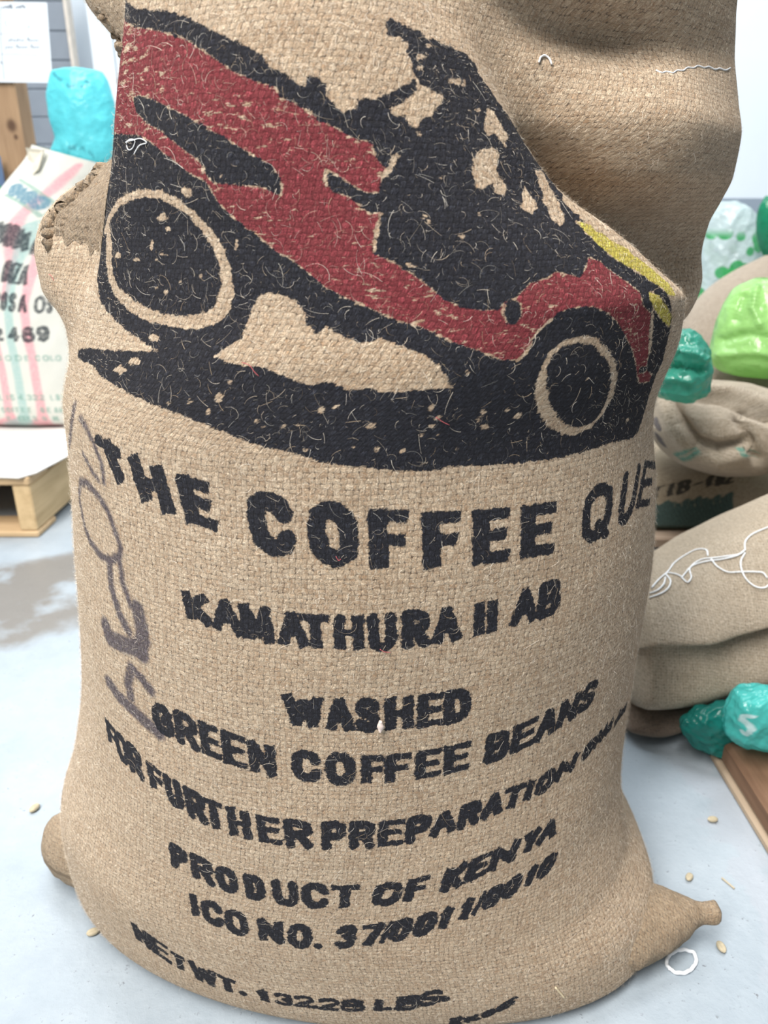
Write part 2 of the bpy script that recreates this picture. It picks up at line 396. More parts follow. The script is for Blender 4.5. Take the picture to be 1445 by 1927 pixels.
def burlap(name, dark, mid, light, pu=0.0040, pv=0.0037, inks=(), depth=0.0010, pile=0.85):
    m, nt, bs, _ = M(name); b = NB(nt)
    c0 = b.attr('cloth', True)
    wob = b.vm('SUBTRACT', b.noise(c0, 150, 3, 0.65, col=True), (0.5, 0.5, 0.5))
    c = b.vm('ADD', c0, b.vm('MULTIPLY', wob, (0.0060, 0.0044, 0)))
    x, y, _z = b.sep(c)
    u = b.m('DIVIDE', x, pu); v = b.m('DIVIDE', y, pv)
    fu, fv = b.m('FRACT', u), b.m('FRACT', v); iu, iv = b.m('FLOOR', u), b.m('FLOOR', v)
    par = b.m('MODULO', b.m('ADD', iu, iv), 2.0); par = b.m('GREATER_THAN', par, 0.5)
    su = b.m('SINE', b.m('MULTIPLY', fu, PI)); sv = b.m('SINE', b.m('MULTIPLY', fv, PI))
    s2 = b.m('ABSOLUTE', b.m('SINE', b.m('MULTIPLY', fu, 2*PI)))
    warp = b.m('MULTIPLY', b.m('MULTIPLY', b.m('POWER', su, 0.45), b.m('MULTIPLY_ADD', s2, 0.5, 0.5)), b.m('MULTIPLY_ADD', sv, 0.45, 0.55))
    weft = b.m('MULTIPLY', b.m('MULTIPLY', b.m('POWER', sv, 0.5), b.m('MULTIPLY_ADD', su, 0.5, 0.5)), 0.70)
    h = b.mixf(par, warp, weft)
    nw = b.noise(b.vm('MULTIPLY', c0, (2100, 210, 1)), 1.0, 2, 0.6); nf = b.noise(b.vm('MULTIPLY', c0, (230, 1900, 1)), 1.0, 2, 0.6)
    nz = b.mixf(par, nw, nf)
    hx, hy, _h = b.sep(b.vm('ADD', c0, b.vm('MULTIPLY', wob, (0.012, 0.012, 0))))
    def streak(sx, sy, k1, k2):
        return b.noise(b.comb(b.m('MULTIPLY', b.m('MULTIPLY_ADD', hy, sx, hx), k1), b.m('MULTIPLY', b.m('MULTIPLY_ADD', hx, sy, hy), k2)), 1.0, 2, 0.6)
    hair = b.m('MAXIMUM', streak(0.7, -0.7, 1500, 170), b.m('MAXIMUM', streak(-0.6, 0.6, 1700, 190), streak(0.3, -0.2, 200, 1500)))
    hair = b.mr(hair, 0.48, 0.78)
    H = b.m('ADD', b.m('MULTIPLY_ADD', nz, 0.5, h), b.m('MULTIPLY', hair, pile))
    wn = b.n('ShaderNodeTexWhiteNoise', noise_dimensions='2D')
    cell = b.comb(b.mixf(par, b.m('FLOOR', b.m('MULTIPLY', u, 2.0)), b.m('FLOOR', b.m('MULTIPLY', u, 0.25))), b.mixf(par, b.m('FLOOR', b.m('MULTIPLY', v, 0.2)), iv))
    b.set(wn.inputs['Vector'], cell); rnd = wn.outputs['Value']
    tone = b.m('ADD', b.m('MULTIPLY', nz, 0.75), b.m('ADD', b.m('MULTIPLY', rnd, 0.18), b.m('MULTIPLY', hair, 0.46)))
    col = b.mix(b.mr(tone, 0.40, 0.98), dark, light); col = b.mix(0.22, col, mid)
    big = b.noise(c0, 9, 3)
    col = b.mix(b.mr(big, 0.3, 0.7, 0.0, 0.22), col, b.mix(1.0, col, (0.93, 0.83, 0.72), 'MULTIPLY'))
    gap = b.mr(h, 0.14, 0.46, 1.0, 0.0, True)
    gapn = b.m('MULTIPLY', gap, b.mr(b.noise(c0, 260, 1), 0.40, 0.60, 0.05, 1.0))
    col = b.mix(gapn, col, b.mix(1.0, dark, (0.26, 0.24, 0.23), 'MULTIPLY'))
    edge = b.m('MULTIPLY', b.m('SUBTRACT', b.noise(c0, 520, 3, 0.65), 0.5), 0.0038)
    edge = b.m('ADD', edge, b.m('MULTIPLY', b.m('SUBTRACT', b.noise(c, 170, 3), 0.5), 0.0046))
    bare = 1.0
    for ink in inks:
        nm, ic, soft, wear, op = ink
        d = b.m('ADD', b.attr('ink_'+nm), edge)
        k = b.mr(d, -soft, soft, op, 0.0, True)
        if wear:
            wv = b.noise(b.vm('MULTIPLY', c0, (90, 260, 1)), 1.0, 4, 0.65)
            wv = b.m('ADD', wv, b.m('MULTIPLY', b.noise(c0, 14, 2), 0.35))
            k = b.m('MULTIPLY', k, b.mr(b.m('ADD', wv, b.m('MULTIPLY', nz, 0.10)), wear, wear+0.06, 1.0, 0.1))
        fle = b.m('MULTIPLY', b.mr(b.m('ADD', nw, b.m('MULTIPLY', hair, 0.35)), 0.56, 0.86), b.mixf(par, 1.0, 0.35))
        icol = b.mix(fle, ic, tuple(min(1, q*2.7+0.016) for q in ic))
        icol = b.mix(b.m('MULTIPLY', gap, 0.6), icol, tuple(q*0.4 for q in ic))
        col = b.mix(k, col, icol); bare = b.m('MULTIPLY', bare, b.m('SUBTRACT', 1.0, k))
    b.set(bs.inputs['Base Color'], col); bs.inputs['Roughness'].default_value = 0.95
    bs.inputs['Specular IOR Level'].default_value = 0.12
    b.set(bs.inputs['Sheen Weight'], b.m('MULTIPLY_ADD', bare, 0.36, 0.03)); bs.inputs['Sheen Tint'].default_value = (1.0, 0.9, 0.76, 1); bs.inputs['Sheen Roughness'].default_value = 0.6
    b.set(bs.inputs['Normal'], b.bump(H, depth))
    return m
def plain(name, c, rough=0.6, spec=0.3, nscale=40, var=0.12, bump=0.0, stretch=(1, 1, 1)):
    m, nt, bs, _ = M(name); b = NB(nt)
    n = b.noise(b.vm('MULTIPLY', b.obj(), stretch), nscale, 4, 0.6)
    b.set(bs.inputs['Base Color'], b.mix(b.mr(n, 0.3, 0.7), tuple(q*(1-var) for q in c), tuple(min(1, q*(1+var)) for q in c)))
    bs.inputs['Roughness'].default_value = rough; bs.inputs['Specular IOR Level'].default_value = spec
    if bump: b.set(bs.inputs['Normal'], b.bump(n, bump))
    return m
def wood(name, a, c, stretch=(4, 60, 60), knot=None):
    m, nt, bs, _ = M(name); b = NB(nt); o = b.obj()
    g = b.noise(b.vm('MULTIPLY', o, stretch), 1.0, 4, 0.6); g2 = b.noise(o, 7, 2)
    col = b.mix(b.mr(b.m('ADD', g, b.m('MULTIPLY', g2, 0.4)), 0.4, 1.0), a, c)
    if knot:
        for (kx, ky, kz, r) in knot:
            dv = b.vm('SUBTRACT', o, (kx, ky, kz)); dv = b.vm('MULTIPLY', dv, (1.0, 0.3, 0.8))
            ln = b.n('ShaderNodeVectorMath', operation='LENGTH'); b.set(ln.inputs[0], dv)
            dd = b.m('ADD', ln.outputs['Value'], b.m('MULTIPLY', b.m('SUBTRACT', g2, 0.5), r*0.5))
            col = b.mix(b.mr(dd, r*0.4, r*1.5, 0.9, 0.0, True), col, (0.075, 0.04, 0.025))
    b.set(bs.inputs['Base Color'], col); bs.inputs['Roughness'].default_value = 0.75; bs.inputs['Specular IOR Level'].default_value = 0.25
    b.set(bs.inputs['Normal'], b.bump(g, 0.001))
    return m
def plastic(name, c, see=0.25, rough=0.22, spots=None, inks=()):
    m, nt, bs, out = M(name); b = NB(nt)
    o = b.obj(); n = b.noise(o, 22, 4, 0.6)
    col = b.mix(b.mr(n, 0.3, 0.7), tuple(q*0.86 for q in c), tuple(min(1, q*1.12+0.015) for q in c))
    if spots:
        vo = b.n('ShaderNodeTexVoronoi'); b.set(vo.inputs['Vector'], b.vm('MULTIPLY', o, (1, 0.4, 1))); vo.inputs['Scale'].default_value = 26
        k = b.m('MULTIPLY', b.mr(vo.outputs['Distance'], 0.42, 0.52, 1, 0, True), b.mr(b.sep(o)[2], spots[1], spots[2], 1, 0, True))
        col = b.mix(k, col, spots[0])
    for nm, ic, soft, op in inks:
        k = b.mr(b.attr('ink_'+nm), -soft, soft, op, 0.0, True); col = b.mix(k, col, ic)
    b.set(bs.inputs['Base Color'], col); bs.inputs['Roughness'].default_value = rough; bs.inputs['Specular IOR Level'].default_value = 0.55
    b.set(bs.inputs['Normal'], b.bump(b.noise(o, 55, 3), 0.004))
    tr = b.n('ShaderNodeBsdfTranslucent'); b.set(tr.inputs[0], col)
    tp = b.n('ShaderNodeBsdfTransparent'); tp.inputs[0].default_value = (*[min(1, q*0.5+0.5) for q in c], 1)
    m1 = b.n('ShaderNodeMixShader'); m1.inputs[0].default_value = 0.4; nt.links.new(bs.outputs[0], m1.inputs[1]); nt.links.new(tr.outputs[0], m1.inputs[2])
    m2 = b.n('ShaderNodeMixShader'); m2.inputs[0].default_value = see; nt.links.new(m1.outputs[0], m2.inputs[1]); nt.links.new(tp.outputs[0], m2.inputs[2])
    nt.links.new(m2.outputs[0], out.inputs[0])
    return m
def inked(name, base, inks, rough=0.7, weave=0.0, worn=0.0):
    m, nt, bs, _ = M(name); b = NB(nt)
    o = b.obj(); col = b.mix(b.mr(b.noise(o, 14, 3), 0.3, 0.7), tuple(q*0.94 for q in base), base)
    e = b.m('MULTIPLY', b.m('SUBTRACT', b.noise(o, 300, 3), 0.5), 0.003*(1 if weave else 0.2))
    for nm, ic, soft, op in inks:
        k = b.mr(b.m('ADD', b.attr('ink_'+nm), e), -soft, soft, op, 0.0, True)
        if worn: k = b.m('MULTIPLY', k, b.mr(b.noise(o, 160, 3), 0.3, 0.55, 1-worn, 1.0))
        col = b.mix(k, col, ic)
    b.set(bs.inputs['Base Color'], col); bs.inputs['Roughness'].default_value = rough; bs.inputs['Specular IOR Level'].default_value = 0.2
    if weave:
        x, y, _z = b.sep(b.attr('cloth', True))
        s = b.m('MULTIPLY', b.m('SINE', b.m('MULTIPLY', x, 2*PI/weave)), b.m('SINE', b.m('MULTIPLY', y, 2*PI/weave)))
        b.set(bs.inputs['Normal'], b.bump(s, 0.0006))
    return m

# ================================================================== SETTING
def floor_mat():
    m, nt, bs, _ = M('painted_concrete'); b = NB(nt); o = b.obj()
    n1 = b.noise(o, 3.5, 5, 0.6); n2 = b.noise(o, 34, 4, 0.65); n3 = b.noise(o, 160, 3, 0.7)
    col = b.mix(b.mr(b.m('ADD', n1, b.m('MULTIPLY', n2, 0.4)), 0.45, 0.95), (0.26, 0.305, 0.345), (0.36, 0.405, 0.445))
    # worn bare band where the paint is gone, running between the pallet and the big sack
    wv = b.vm('ADD', o, b.vm('MULTIPLY', b.vm('SUBTRACT', b.noise(o, 9, 4, 0.6, col=True), (0.5, 0.5, 0.5)), (0.16, 0.16, 0)))
    x, y, _z = b.sep(wv)
    ln = b.m('ADD', b.m('MULTIPLY', x, 0.55), b.m('MULTIPLY', y, -0.83))      # distance across the band
    band = b.m('ABSOLUTE', b.m('ADD', ln, 1.44))
    k = b.m('MULTIPLY', b.mr(band, 0.13, 0.20, 1, 0, True), b.mr(x, -0.40, -0.25, 1, 0, True))
    k = b.m('MULTIPLY', k, b.mr(b.m('ADD', b.noise(o, 7.5, 3), b.m('MULTIPLY', n2, 0.25)), 0.46, 0.6, 0.12, 1.0))
    col = b.mix(k, col, b.mix(n1, (0.15, 0.14, 0.13), (0.215, 0.205, 0.19)))
    # grey streak at the right beside the board: a shadow edge painted on
    band2 = b.m('ABSOLUTE', b.m('ADD', x, -0.42))
    k2 = b.m('MULTIPLY', b.mr(band2, 0.018, 0.03, 0.55, 0, True), b.mr(y, 0.86, 0.78, 0, 1))
    col = b.mix(k2, col, (0.34, 0.36, 0.40))
    k3 = b.m('MULTIPLY', b.mr(n3, 0.62, 0.68, 0, 1), b.mr(n2, 0.50, 0.60, 0, 0.8))
    col = b.mix(k3, col, (0.10, 0.10, 0.11))
    b.set(bs.inputs['Base Color'], col); bs.inputs['Roughness'].default_value = 0.42; bs.inputs['Specular IOR Level'].default_value = 0.4
    b.set(bs.inputs['Normal'], b.bump(b.m('ADD', n2, b.m('MULTIPLY', n3, 0.4)), 0.0012))
    return m
def slab(name, x0, x1, y0, y1, z0, z1, mat):
    o = box(name, x0, x1, y0, y1, z0, z1, mat, bev=0.001); o['kind'] = 'structure'; return o
WALL_Y = 4.0
m_wall = plain('white_wall_paint', (0.68, 0.74, 0.79), 0.7, 0.2, 3, 0.02)
m_dado = plain('grey_wall_paint', (0.26, 0.31, 0.37), 0.6, 0.25, 3, 0.05)
slab('floor', -4, 4, -2.5, WALL_Y, -0.1, 0.0, floor_mat())
slab('wall_back', -4, 4, WALL_Y, WALL_Y+0.12, 0.0, 3.4, m_wall)
d = slab('baseboard_back', 0.6, 4, WALL_Y-0.02, WALL_Y, 0.0, float(aty(1400, 373, WALL_Y-0.02)[2]), m_dado)
tag(d, 'tall grey painted skirting band along the foot of the white wall')
# grey corrugated metal shutter at the left of the back wall, white panel beside it
m_shut = plain('grey_shutter_metal', (0.20, 0.23, 0.27), 0.5, 0.4, 8, 0.08)
xe = float(aty(137, 100, 3.6)[0])
sh = empty('metal_shutter', (xe-0.6, 3.6, 0), 'grey ribbed metal shutter behind the wooden post and paper sign', 'shutter')
for k in range(16):
    z0 = 0.02+k*0.105
    box('slat', xe-1.3, xe, 3.58, 3.60, z0, z0+0.103, m_shut, sh, 0.004)
box('frame_post', xe, xe+0.014, 3.56, 3.62, 0.0, 1.75, plain('beige_edge_trim', (0.55, 0.50, 0.44), 0.6), sh)
wb = empty('white_panel', (xe+0.6, 3.7, 0), 'tall white wall panel with a narrow seam right of the grey shutter', 'panel')
box('panel_sheet', xe+0.05, xe+0.145, 3.68, 3.70, 0, 2.3, m_wall, wb); box('panel_sheet', xe+0.15, xe+1.2, 3.68, 3.70, 0, 2.3, m_wall, wb)

# ================================================================== THE BIG SACK
# control rings: 0-6 left side (back to front), 7 left front edge, 8-16 front, 17 right shoulder, 18 valley, 19-21 flap, 22-25 back
ANG = [85, 110, 135, 160, 175, 186, 196]+[205+13*k for k in range(11)]+[345, 354, 364, 378, 395, 410, 422, 433]
def se_ring(z, cx, aL, aR, yc, bF, bB, nL, nR):
    r = []
    for a in ANG:
        c, s = math.cos(math.radians(a)), math.sin(math.radians(a))
        n = nL if c < 0 else nR
        r.append((cx+(aL if c < 0 else aR)*math.copysign(abs(c)**(2/n), c), yc+(bF if s < 0 else bB)*math.copysign(abs(s)**(2/n), s), z))
    return r
def top_ring(z, crease, sh, B, left, valley, flap, back, dz=0):
    """left: 6,5,4,3 (front to back) ; flap: 19,20,21 ; back: list of 22..25,0,1,2"""
    L = {6: left[0], 5: left[1], 4: left[2], 3: left[3], 7: crease, 17: sh, 18: valley, 19: flap[0], 20: flap[1], 21: flap[2]}
    for i, k in enumerate((22, 23, 24, 25, 0, 1, 2)): L[k] = back[i]
    for k in range(8, 17):
        s = (k-7)/10; s = s-0.02*math.sin(2*PI*s)
        L[k] = (crease[0]+(sh[0]-crease[0])*s, crease[1]+(sh[1]-crease[1])*s-B*(1-abs(2*s-1)**2.3))
    return [(*L[k], z) for k in range(26)]
BK = lambda xl, xr, y: [(xr, y-0.09), (xr-0.05, y-0.03), (xr-0.13, y), ((xl+xr)/2+0.02, y+0.01), (xl+0.16, y), (xl+0.07, y-0.02), (xl+0.02, y-0.07)]
rings = [
 se_ring(.003, .00, .320, .275, .63, .178, .19, 1.9, 3.0),
 se_ring(.018, .00, .338, .285, .632, .188, .20, 1.9, 2.9),
 se_ring(.055, .00, .342, .282, .637, .197, .21, 1.95, 2.7),
 se_ring(.11, -.015, .330, .268, .65, .211, .22, 2, 2.4),
 se_ring(.18, -.025, .300, .271, .665, .226, .235, 2, 2.2),
 se_ring(.27, -.03, .276, .286, .68, .242, .24, 2, 2),
 se_ring(.37, -.03, .265, .290, .69, .252, .24, 2, 2),
 se_ring(.46, -.03, .256, .283, .69, .252, .24, 2, 2),
 se_ring(.54, -.03, .253, .271, .69, .25, .23, 2, 2),
 top_ring(.60, (-.222, .556), (.219, .562), .118, [(-.243, .588), (-.262, .62), (-.275, .68), (-.255, .77)], (.236, .612), [(.240, .65), (.258, .69), (.292, .735)], BK(-.25, .27, .91)),
 top_ring(.632, (-.207, .552), (.216, .550), .104, [(-.228, .578), (-.272, .62), (-.293, .68), (-.26, .77)], (.222, .612), [(.236, .67), (.258, .715), (.306, .75)], BK(-.25, .29, .91)),
 top_ring(.655, (-.200, .55), (.186, .537), .092, [(-.215, .58), (-.270, .62), (-.293, .68), (-.25, .77)], (.192, .612), [(.214, .685), (.250, .725), (.304, .755)], BK(-.24, .29, .90)),
 top_ring(.68, (-.194, .55), (.150, .531), .084, [(-.208, .585), (-.260, .625), (-.283, .67), (-.24, .76)], (.157, .614), [(.200, .675), (.247, .71), (.306, .75)], BK(-.23, .29, .89)),
 top_ring(.70, (-.190, .55), (.119, .528), .079, [(-.200, .59), (-.245, .635), (-.268, .675), (-.23, .76)], (.128, .612), [(.182, .628), (.242, .660), (.309, .735)], BK(-.22, .30, .88)),
 top_ring(.72, (-.185, .55), (.099, .526), .075, [(-.19, .60), (-.225, .65), (-.240, .69), (-.21, .76)], (.108, .598), [(.168, .588), (.238, .622), (.311, .722)], BK(-.20, .30, .87)),
 top_ring(.75, (-.178, .55), (.074, .523), .068, [(-.178, .60), (-.185, .66), (-.195, .70), (-.18, .76)], (.094, .570), [(.162, .580), (.235, .615), (.312, .72)], BK(-.17, .30, .86)),
 top_ring(.78, (-.170, .55), (.052, .522), .060, [(-.170, .60), (-.172, .65), (-.180, .70), (-.17, .75)], (.078, .562), [(.152, .596), (.230, .632), (.304, .72)], BK(-.16, .30, .85)),
 top_ring(.808, (-.163, .55), (.030, .524), .052, [(-.175, .59), (-.195, .62), (-.200, .68), (-.17, .74)], (.068, .56), [(.145, .63), (.225, .655), (.295, .72)], BK(-.16, .29, .84)),
 top_ring(.835, (-.158, .553), (.015, .528), .048, [(-.178, .585), (-.212, .62), (-.220, .67), (-.18, .73)], (.055, .552), [(.140, .595), (.220, .64), (.286, .71)], BK(-.17, .28, .82)),
 top_ring(.87, (-.150, .57), (.010, .545), .040, [(-.175, .60), (-.215, .63), (-.225, .67), (-.19, .72)], (.055, .555), [(.135, .585), (.210, .63), (.270, .69)], BK(-.18, .27, .79)),
 top_ring(.92, (-.140, .61), (.010, .59), .025, [(-.165, .63), (-.19, .65), (-.20, .67), (-.18, .69)], (.055, .59), [(.12, .605), (.19, .63), (.235, .66)], BK(-.17, .24, .74)),
 top_ring(.955, (-.13, .645), (.01, .635), .008, [(-.15, .652), (-.17, .66), (-.175, .67), (-.165, .68)], (.05, .637), [(.11, .642), (.17, .652), (.21, .664)], BK(-.16, .215, .695)),
]
C = np.array(rings); ZR = C[:, 0, 2]
NU_seg = [10]*3+[22, 24, 24, 26]+[46]*10+[26, 30, 40, 40, 24, 12, 10, 10, 10]      # columns per control span
ts = np.concatenate([k+np.arange(n)/n for k, n in enumerate(NU_seg)])
col_of = np.concatenate([[0], np.cumsum(NU_seg)])
NV = 700
zs = np.interp(np.linspace(0, 1, NV), [0, 0.03, 0.12, 0.90, 1], [.003, .018, .085, .87, .955])
P = pchip(ZR, ring_eval(C, ts), zs)
# gentle unevenness of full burlap
nrm = grid_normals(P)
amp = np.interp(zs, [0, .05, .12, .9], [0, .0, .0022, .0035])[:, None]
P = P+nrm*(amp*(waves(P, 21, 8, 3)+0.6*waves(P, 55, 8, 9)))[..., None]
P[..., 2] = np.maximum(P[..., 2], 0.002)
du = np.linalg.norm(np.diff(P, axis=1, append=P[:, :1]), axis=-1); U = np.cumsum(du, 1)-du
U = U-U[:, col_of[7]][:, None]+10.0
mid = P[:, col_of[12]]; vv = np.concatenate([[0], np.cumsum(np.linalg.norm(np.diff(mid, axis=0), axis=1))])
V = np.broadcast_to((vv+10.0)[:, None], U.shape).copy()
V += 0.0007*np.sin(U*21)+0.0012*np.sin(U*9+1)

car = Cloth(P, U, V, col_of[7]-4, col_of[17]+22, 3)
allc = Cloth(P, U, V, col_of[4], col_of[18], 3); allc.ink = car.ink
BKR = ('black', 'red', 'yellow')
black = [(218,4),(236,4),(257,17),(307,19),(353,31),(386,50),(411,62),(440,76),(473,91),(494,106),(506,125),(535,137),(556,156),(575,162),(577,141),(598,143),(614,160),(618,183),(633,203),(647,212),(668,203),(674,186),(690,184),(700,190),(726,177),(749,168),(766,157),(780,146),(778,128),(773,112),(764,98),(766,84),(755,71),(726,66),(726,44),(733,35),(749,42),(775,53),(806,71),(828,80),(852,88),(877,102),(892,117),(904,142),(921,168),(946,206),(974,246),(1001,281),(1032,321),(1064,381),(1090,412),(1135,455),(1185,495),(1225,525),(1255,548),(1264,575),(1262,613),(1246,683),(1234,706),(1224,737),(1215,768),(1200,814),(1187,825),(1147,834),(1094,852),(1036,865),(970,872),(908,876),(837,878),(828,885),(771,887),(704,883),(660,878),(599,869),(549,851),(495,840),(445,824),(387,799),(337,780),(288,761),(259,749),(221,728),(188,707),(175,687),(159,682),(146,670),(146,657),(176,655),(196,658),(246,660),(300,662),(271,645),(246,628),(217,603),(200,583),(188,566),(182,520),(180,470),(186,400),(192,350),(202,290),(208,250)]
car.poly('black', black)
car.cutpoly([(400,672),(425,655),(454,637),(466,608),(475,579),(487,558),(508,549),(533,554),(558,566),(572,587),(578,612),(597,628),(616,612),(628,626),(678,645),(687,646),(718,637),(749,648),(793,666),(819,683),(837,706),(853,730),(793,734),(726,739),(695,732),(657,734),(616,718),(587,726),(537,709),(495,691),(445,687)], ['black'])
red = [(222,40),(236,39),(253,50),(299,58),(353,75),(377,93),(411,114),(436,133),(485,154),(515,162),(527,179),(564,199),(598,222),(639,245),(672,262),(701,268),(704,288),(715,306),(733,319),(718,335),(715,359),(700,380),(718,396),(713,416),(704,443),(702,476),(740,493),(775,515),(811,542),(837,564),(868,577),(908,584),(939,582),(950,566),(970,562),(980,551),(997,533),(1028,524),(1045,511),(1076,517),(1092,522),(1103,502),(1107,484),(1129,491),(1152,511),(1183,533),(1205,551),(1209,573),(1225,590),(1222,621),(1220,666),(1216,695),(1227,706),(1220,719),(1203,721),(1198,706),(1196,683),(1189,657),(1178,635),(1160,604),(1138,586),(1116,578),(1090,578),(1067,582),(1050,590),(1032,606),(1014,621),(1001,644),(988,666),(979,677),(948,679),(921,668),(890,657),(855,646),(815,626),(784,613),(749,604),(713,588),(678,572),(653,562),(612,541),(578,512),(541,483),(520,475),(479,437),(465,432),(436,407),(411,382),(394,353),(386,341),(353,324),(328,303),(299,282),(282,266),(261,255),(222,253),(206,252)]
car.poly('red', red, cut=['black'])
for q in ([(249,183),(261,179),(286,187),(319,203),(353,220),(386,241),(419,257),(452,278),(485,297),(510,311),(525,332),(531,353),(529,370),(515,361),(494,353),(461,349),(427,345),(402,345),(390,332),(377,307),(365,295),(336,274),(307,249),(278,233),(257,212)],
          [(612,318),(631,328),(656,345),(689,363),(722,362),(740,380),(722,398),(697,403),(681,390),(656,370),(627,361),(616,345)],
          [(948,590),(954,568),(970,564),(981,573),(981,595),(970,610),(954,608)],
          [(1204,690),(1218,690),(1216,700),(1202,703)]):
    car.poly('black', q, cut=['red'])
INK2 = ['black', 'red']
# bare cloth showing through the print
car.cutline([(199,432),(207,407),(224,382),(245,370),(274,363),(303,367),(336,384),(361,403),(382,428),(391,437),(408,462),(420,491),(427,525),(425,558),(416,583),(400,597),(371,606),(337,606),(304,600),(275,591),(246,574),(221,550),(209,525),(205,495),(205,462),(204,433)],
            np.array([8,7,6.5,7,6,6,7,6,7,7,7.5,8,9,14,15,13,11,9,8,9,9,9,9,10,11,8])*0.00042, INK2)
car.cutline([(1094,638),(1059,646),(1036,666),(1021,697),(1017,732),(1023,768),(1041,794),(1063,810),(1085,812),(1112,801),(1134,776),(1149,745),(1157,710),(1152,683),(1134,657),(1116,641),(1094,638)],
            np.array([5,4.5,5,6,7,7.5,7,7,6,5,5,6,5,4.5,4.5,5,5])*0.00042, INK2)
for q in ([(733,206),(753,195),(771,182),(793,159),(806,166),(815,173),(835,179),(830,197),(817,208),(811,219),(793,224),(784,241),(771,235),(760,219),(742,217)],
          [(917,204),(930,210),(943,235),(956,259),(950,277),(939,264),(930,248),(917,255),(910,241),(912,221)],
          [(901,283),(930,277),(937,292),(935,319),(941,337),(955,354),(948,368),(932,363),(926,341),(912,354),(897,354),(890,328),(890,301)],
          [(985,350),(1001,368),(1010,390),(1001,403),(979,390),(983,368)],
          [(1005,319),(1021,323),(1036,354),(1054,385),(1063,412),(1054,425),(1036,412),(1025,381),(1014,345)],
          [(944,575),(951,568),(948,585),(952,598),(946,598)]):
    car.cutpoly(q, INK2)
car.cutline([(788,158),(777,137),(771,114)], 0.0008, ['black'])
car.cutline([(704,470),(706,445),(712,420)], 0.0011, INK2)
car.cutline([(742,298),(733,318),(722,330)], 0.0016, INK2)
car.cutline([(614,322),(611,338),(616,350)], 0.0012, INK2)
car.cutline([(1000,640),(1015,620),(1036,603)], 0.0010, INK2)
car.cutline([(975,678),(985,670),(997,652)], 0.0014, INK2)
car.cutline([(1228,585),(1226,620),(1222,665)], 0.0012, INK2)
for x, y, rx, ry in [(793,106,13,8),(788,128,8,5),(855,155,13,6),(873,159,6,8),(899,208,6,3),(788,252,8,6),(749,294,5,7),(797,407,4,3),(806,418,6,4),(901,403,3,5),(868,445,6,6),(828,334,5,4),(806,86,6,4),
    (698,801,8,8),(709,845,6,5),(811,768,5,8),(824,787,7,4),(811,803,5,3),(793,818,5,6),(824,818,3,2),(908,774,7,6),(901,790,4,7),(912,803,11,5),(954,770,6,4),(974,783,10,8),(992,825,5,3),(757,849,4,4),(726,818,3,2),(860,843,3,2),(1105,714,4,4),
    (227,697,13,10),(252,680,13,8),(412,747,9,13),(358,755,5,6),(391,775,4,10),(433,720,4,5),(483,794,7,5),(495,803,5,3),(533,801,6,3),(605,770,7,8),(632,765,10,4),(574,848,7,5),(665,840,4,3),(317,759,4,4),(288,635,12,9),
    (306,410,13,9),(317,431,6,6),(286,462,4,10),(308,479,12,3),(294,489,4,3),(221,481,10,6),(259,489,10,4),(445,462,4,14),(377,520,3,5),(313,550,5,5),(296,543,5,3),(340,529,4,3),(350,361,14,11),(382,318,5,10),(415,332,3,6),
    (640,560,4,3),(700,520,3,3),(560,800,4,3),(880,700,4,5),(1060,520,3,3),(775,499,16,3),(930,120,3,2),(1180,790,4,3)]:
    car.spot(x, y, rx*0.85, ry*0.85, INK2)
car.poly('yellow', [(1083,416),(1103,440),(1129,465),(1160,490),(1191,507),(1222,527),(1249,546),(1257,556),(1270,556),(1262,536),(1220,500),(1180,470),(1140,446),(1105,420)], cut=['black'])
car.poly('yellow', [(1220,548),(1240,555),(1256,577),(1264,595),(1260,617),(1245,604),(1231,582),(1222,564)], cut=['black'])

# --- lettering
HZ = 0.00043
tl = lambda *a, **k: text_line(allc, 'black', *a, **k)
tl([('T',188,238),('H',250,318),('E',338,402),('C',466,554),('O',578,675),('F',694,769),('F',794,868),('E',889,960),('E',980,1046)],
   [(185,804),(228,834),(262,850),(290,864),(330,880),(391,899),(470,918),(540,930),(620,944),(720,953),(800,958),(890,955),(982,947),(1046,937),(1105,916),(1140,905),(1180,880),(1215,860)],
   [(200,905),(234,928),(270,955),(315,978),(355,992),(405,1010),(480,1040),(535,1053),(635,1069),(700,1077),(810,1077),(890,1070),(955,1062),(1010,1054),(1045,1048),(1120,1022),(1180,992),(1210,955)],
   [(200,36),(284,32),(370,24),(510,18),(626,10),(730,5),(830,2),(920,0),(1010,-4),(1125,-12),(1190,-18)], 0.0064, 13)
tl([('Q',1096,1153),('U',1167,1200),('E',1205,1230)],
   [(185,804),(228,834),(262,850),(290,864),(330,880),(391,899),(470,918),(540,930),(620,944),(720,953),(800,958),(890,955),(982,947),(1046,937),(1105,916),(1140,905),(1180,880),(1215,860)],
   [(200,905),(234,928),(270,955),(315,978),(355,992),(405,1010),(480,1040),(535,1053),(635,1069),(700,1077),(810,1077),(890,1070),(955,1062),(1010,1054),(1045,1048),(1120,1022),(1180,992),(1210,955)],
   [(200,36),(284,32),(370,24),(510,18),(626,10),(730,5),(830,2),(920,0),(1010,-4),(1125,-12),(1190,-18)], 0.0046, 9)
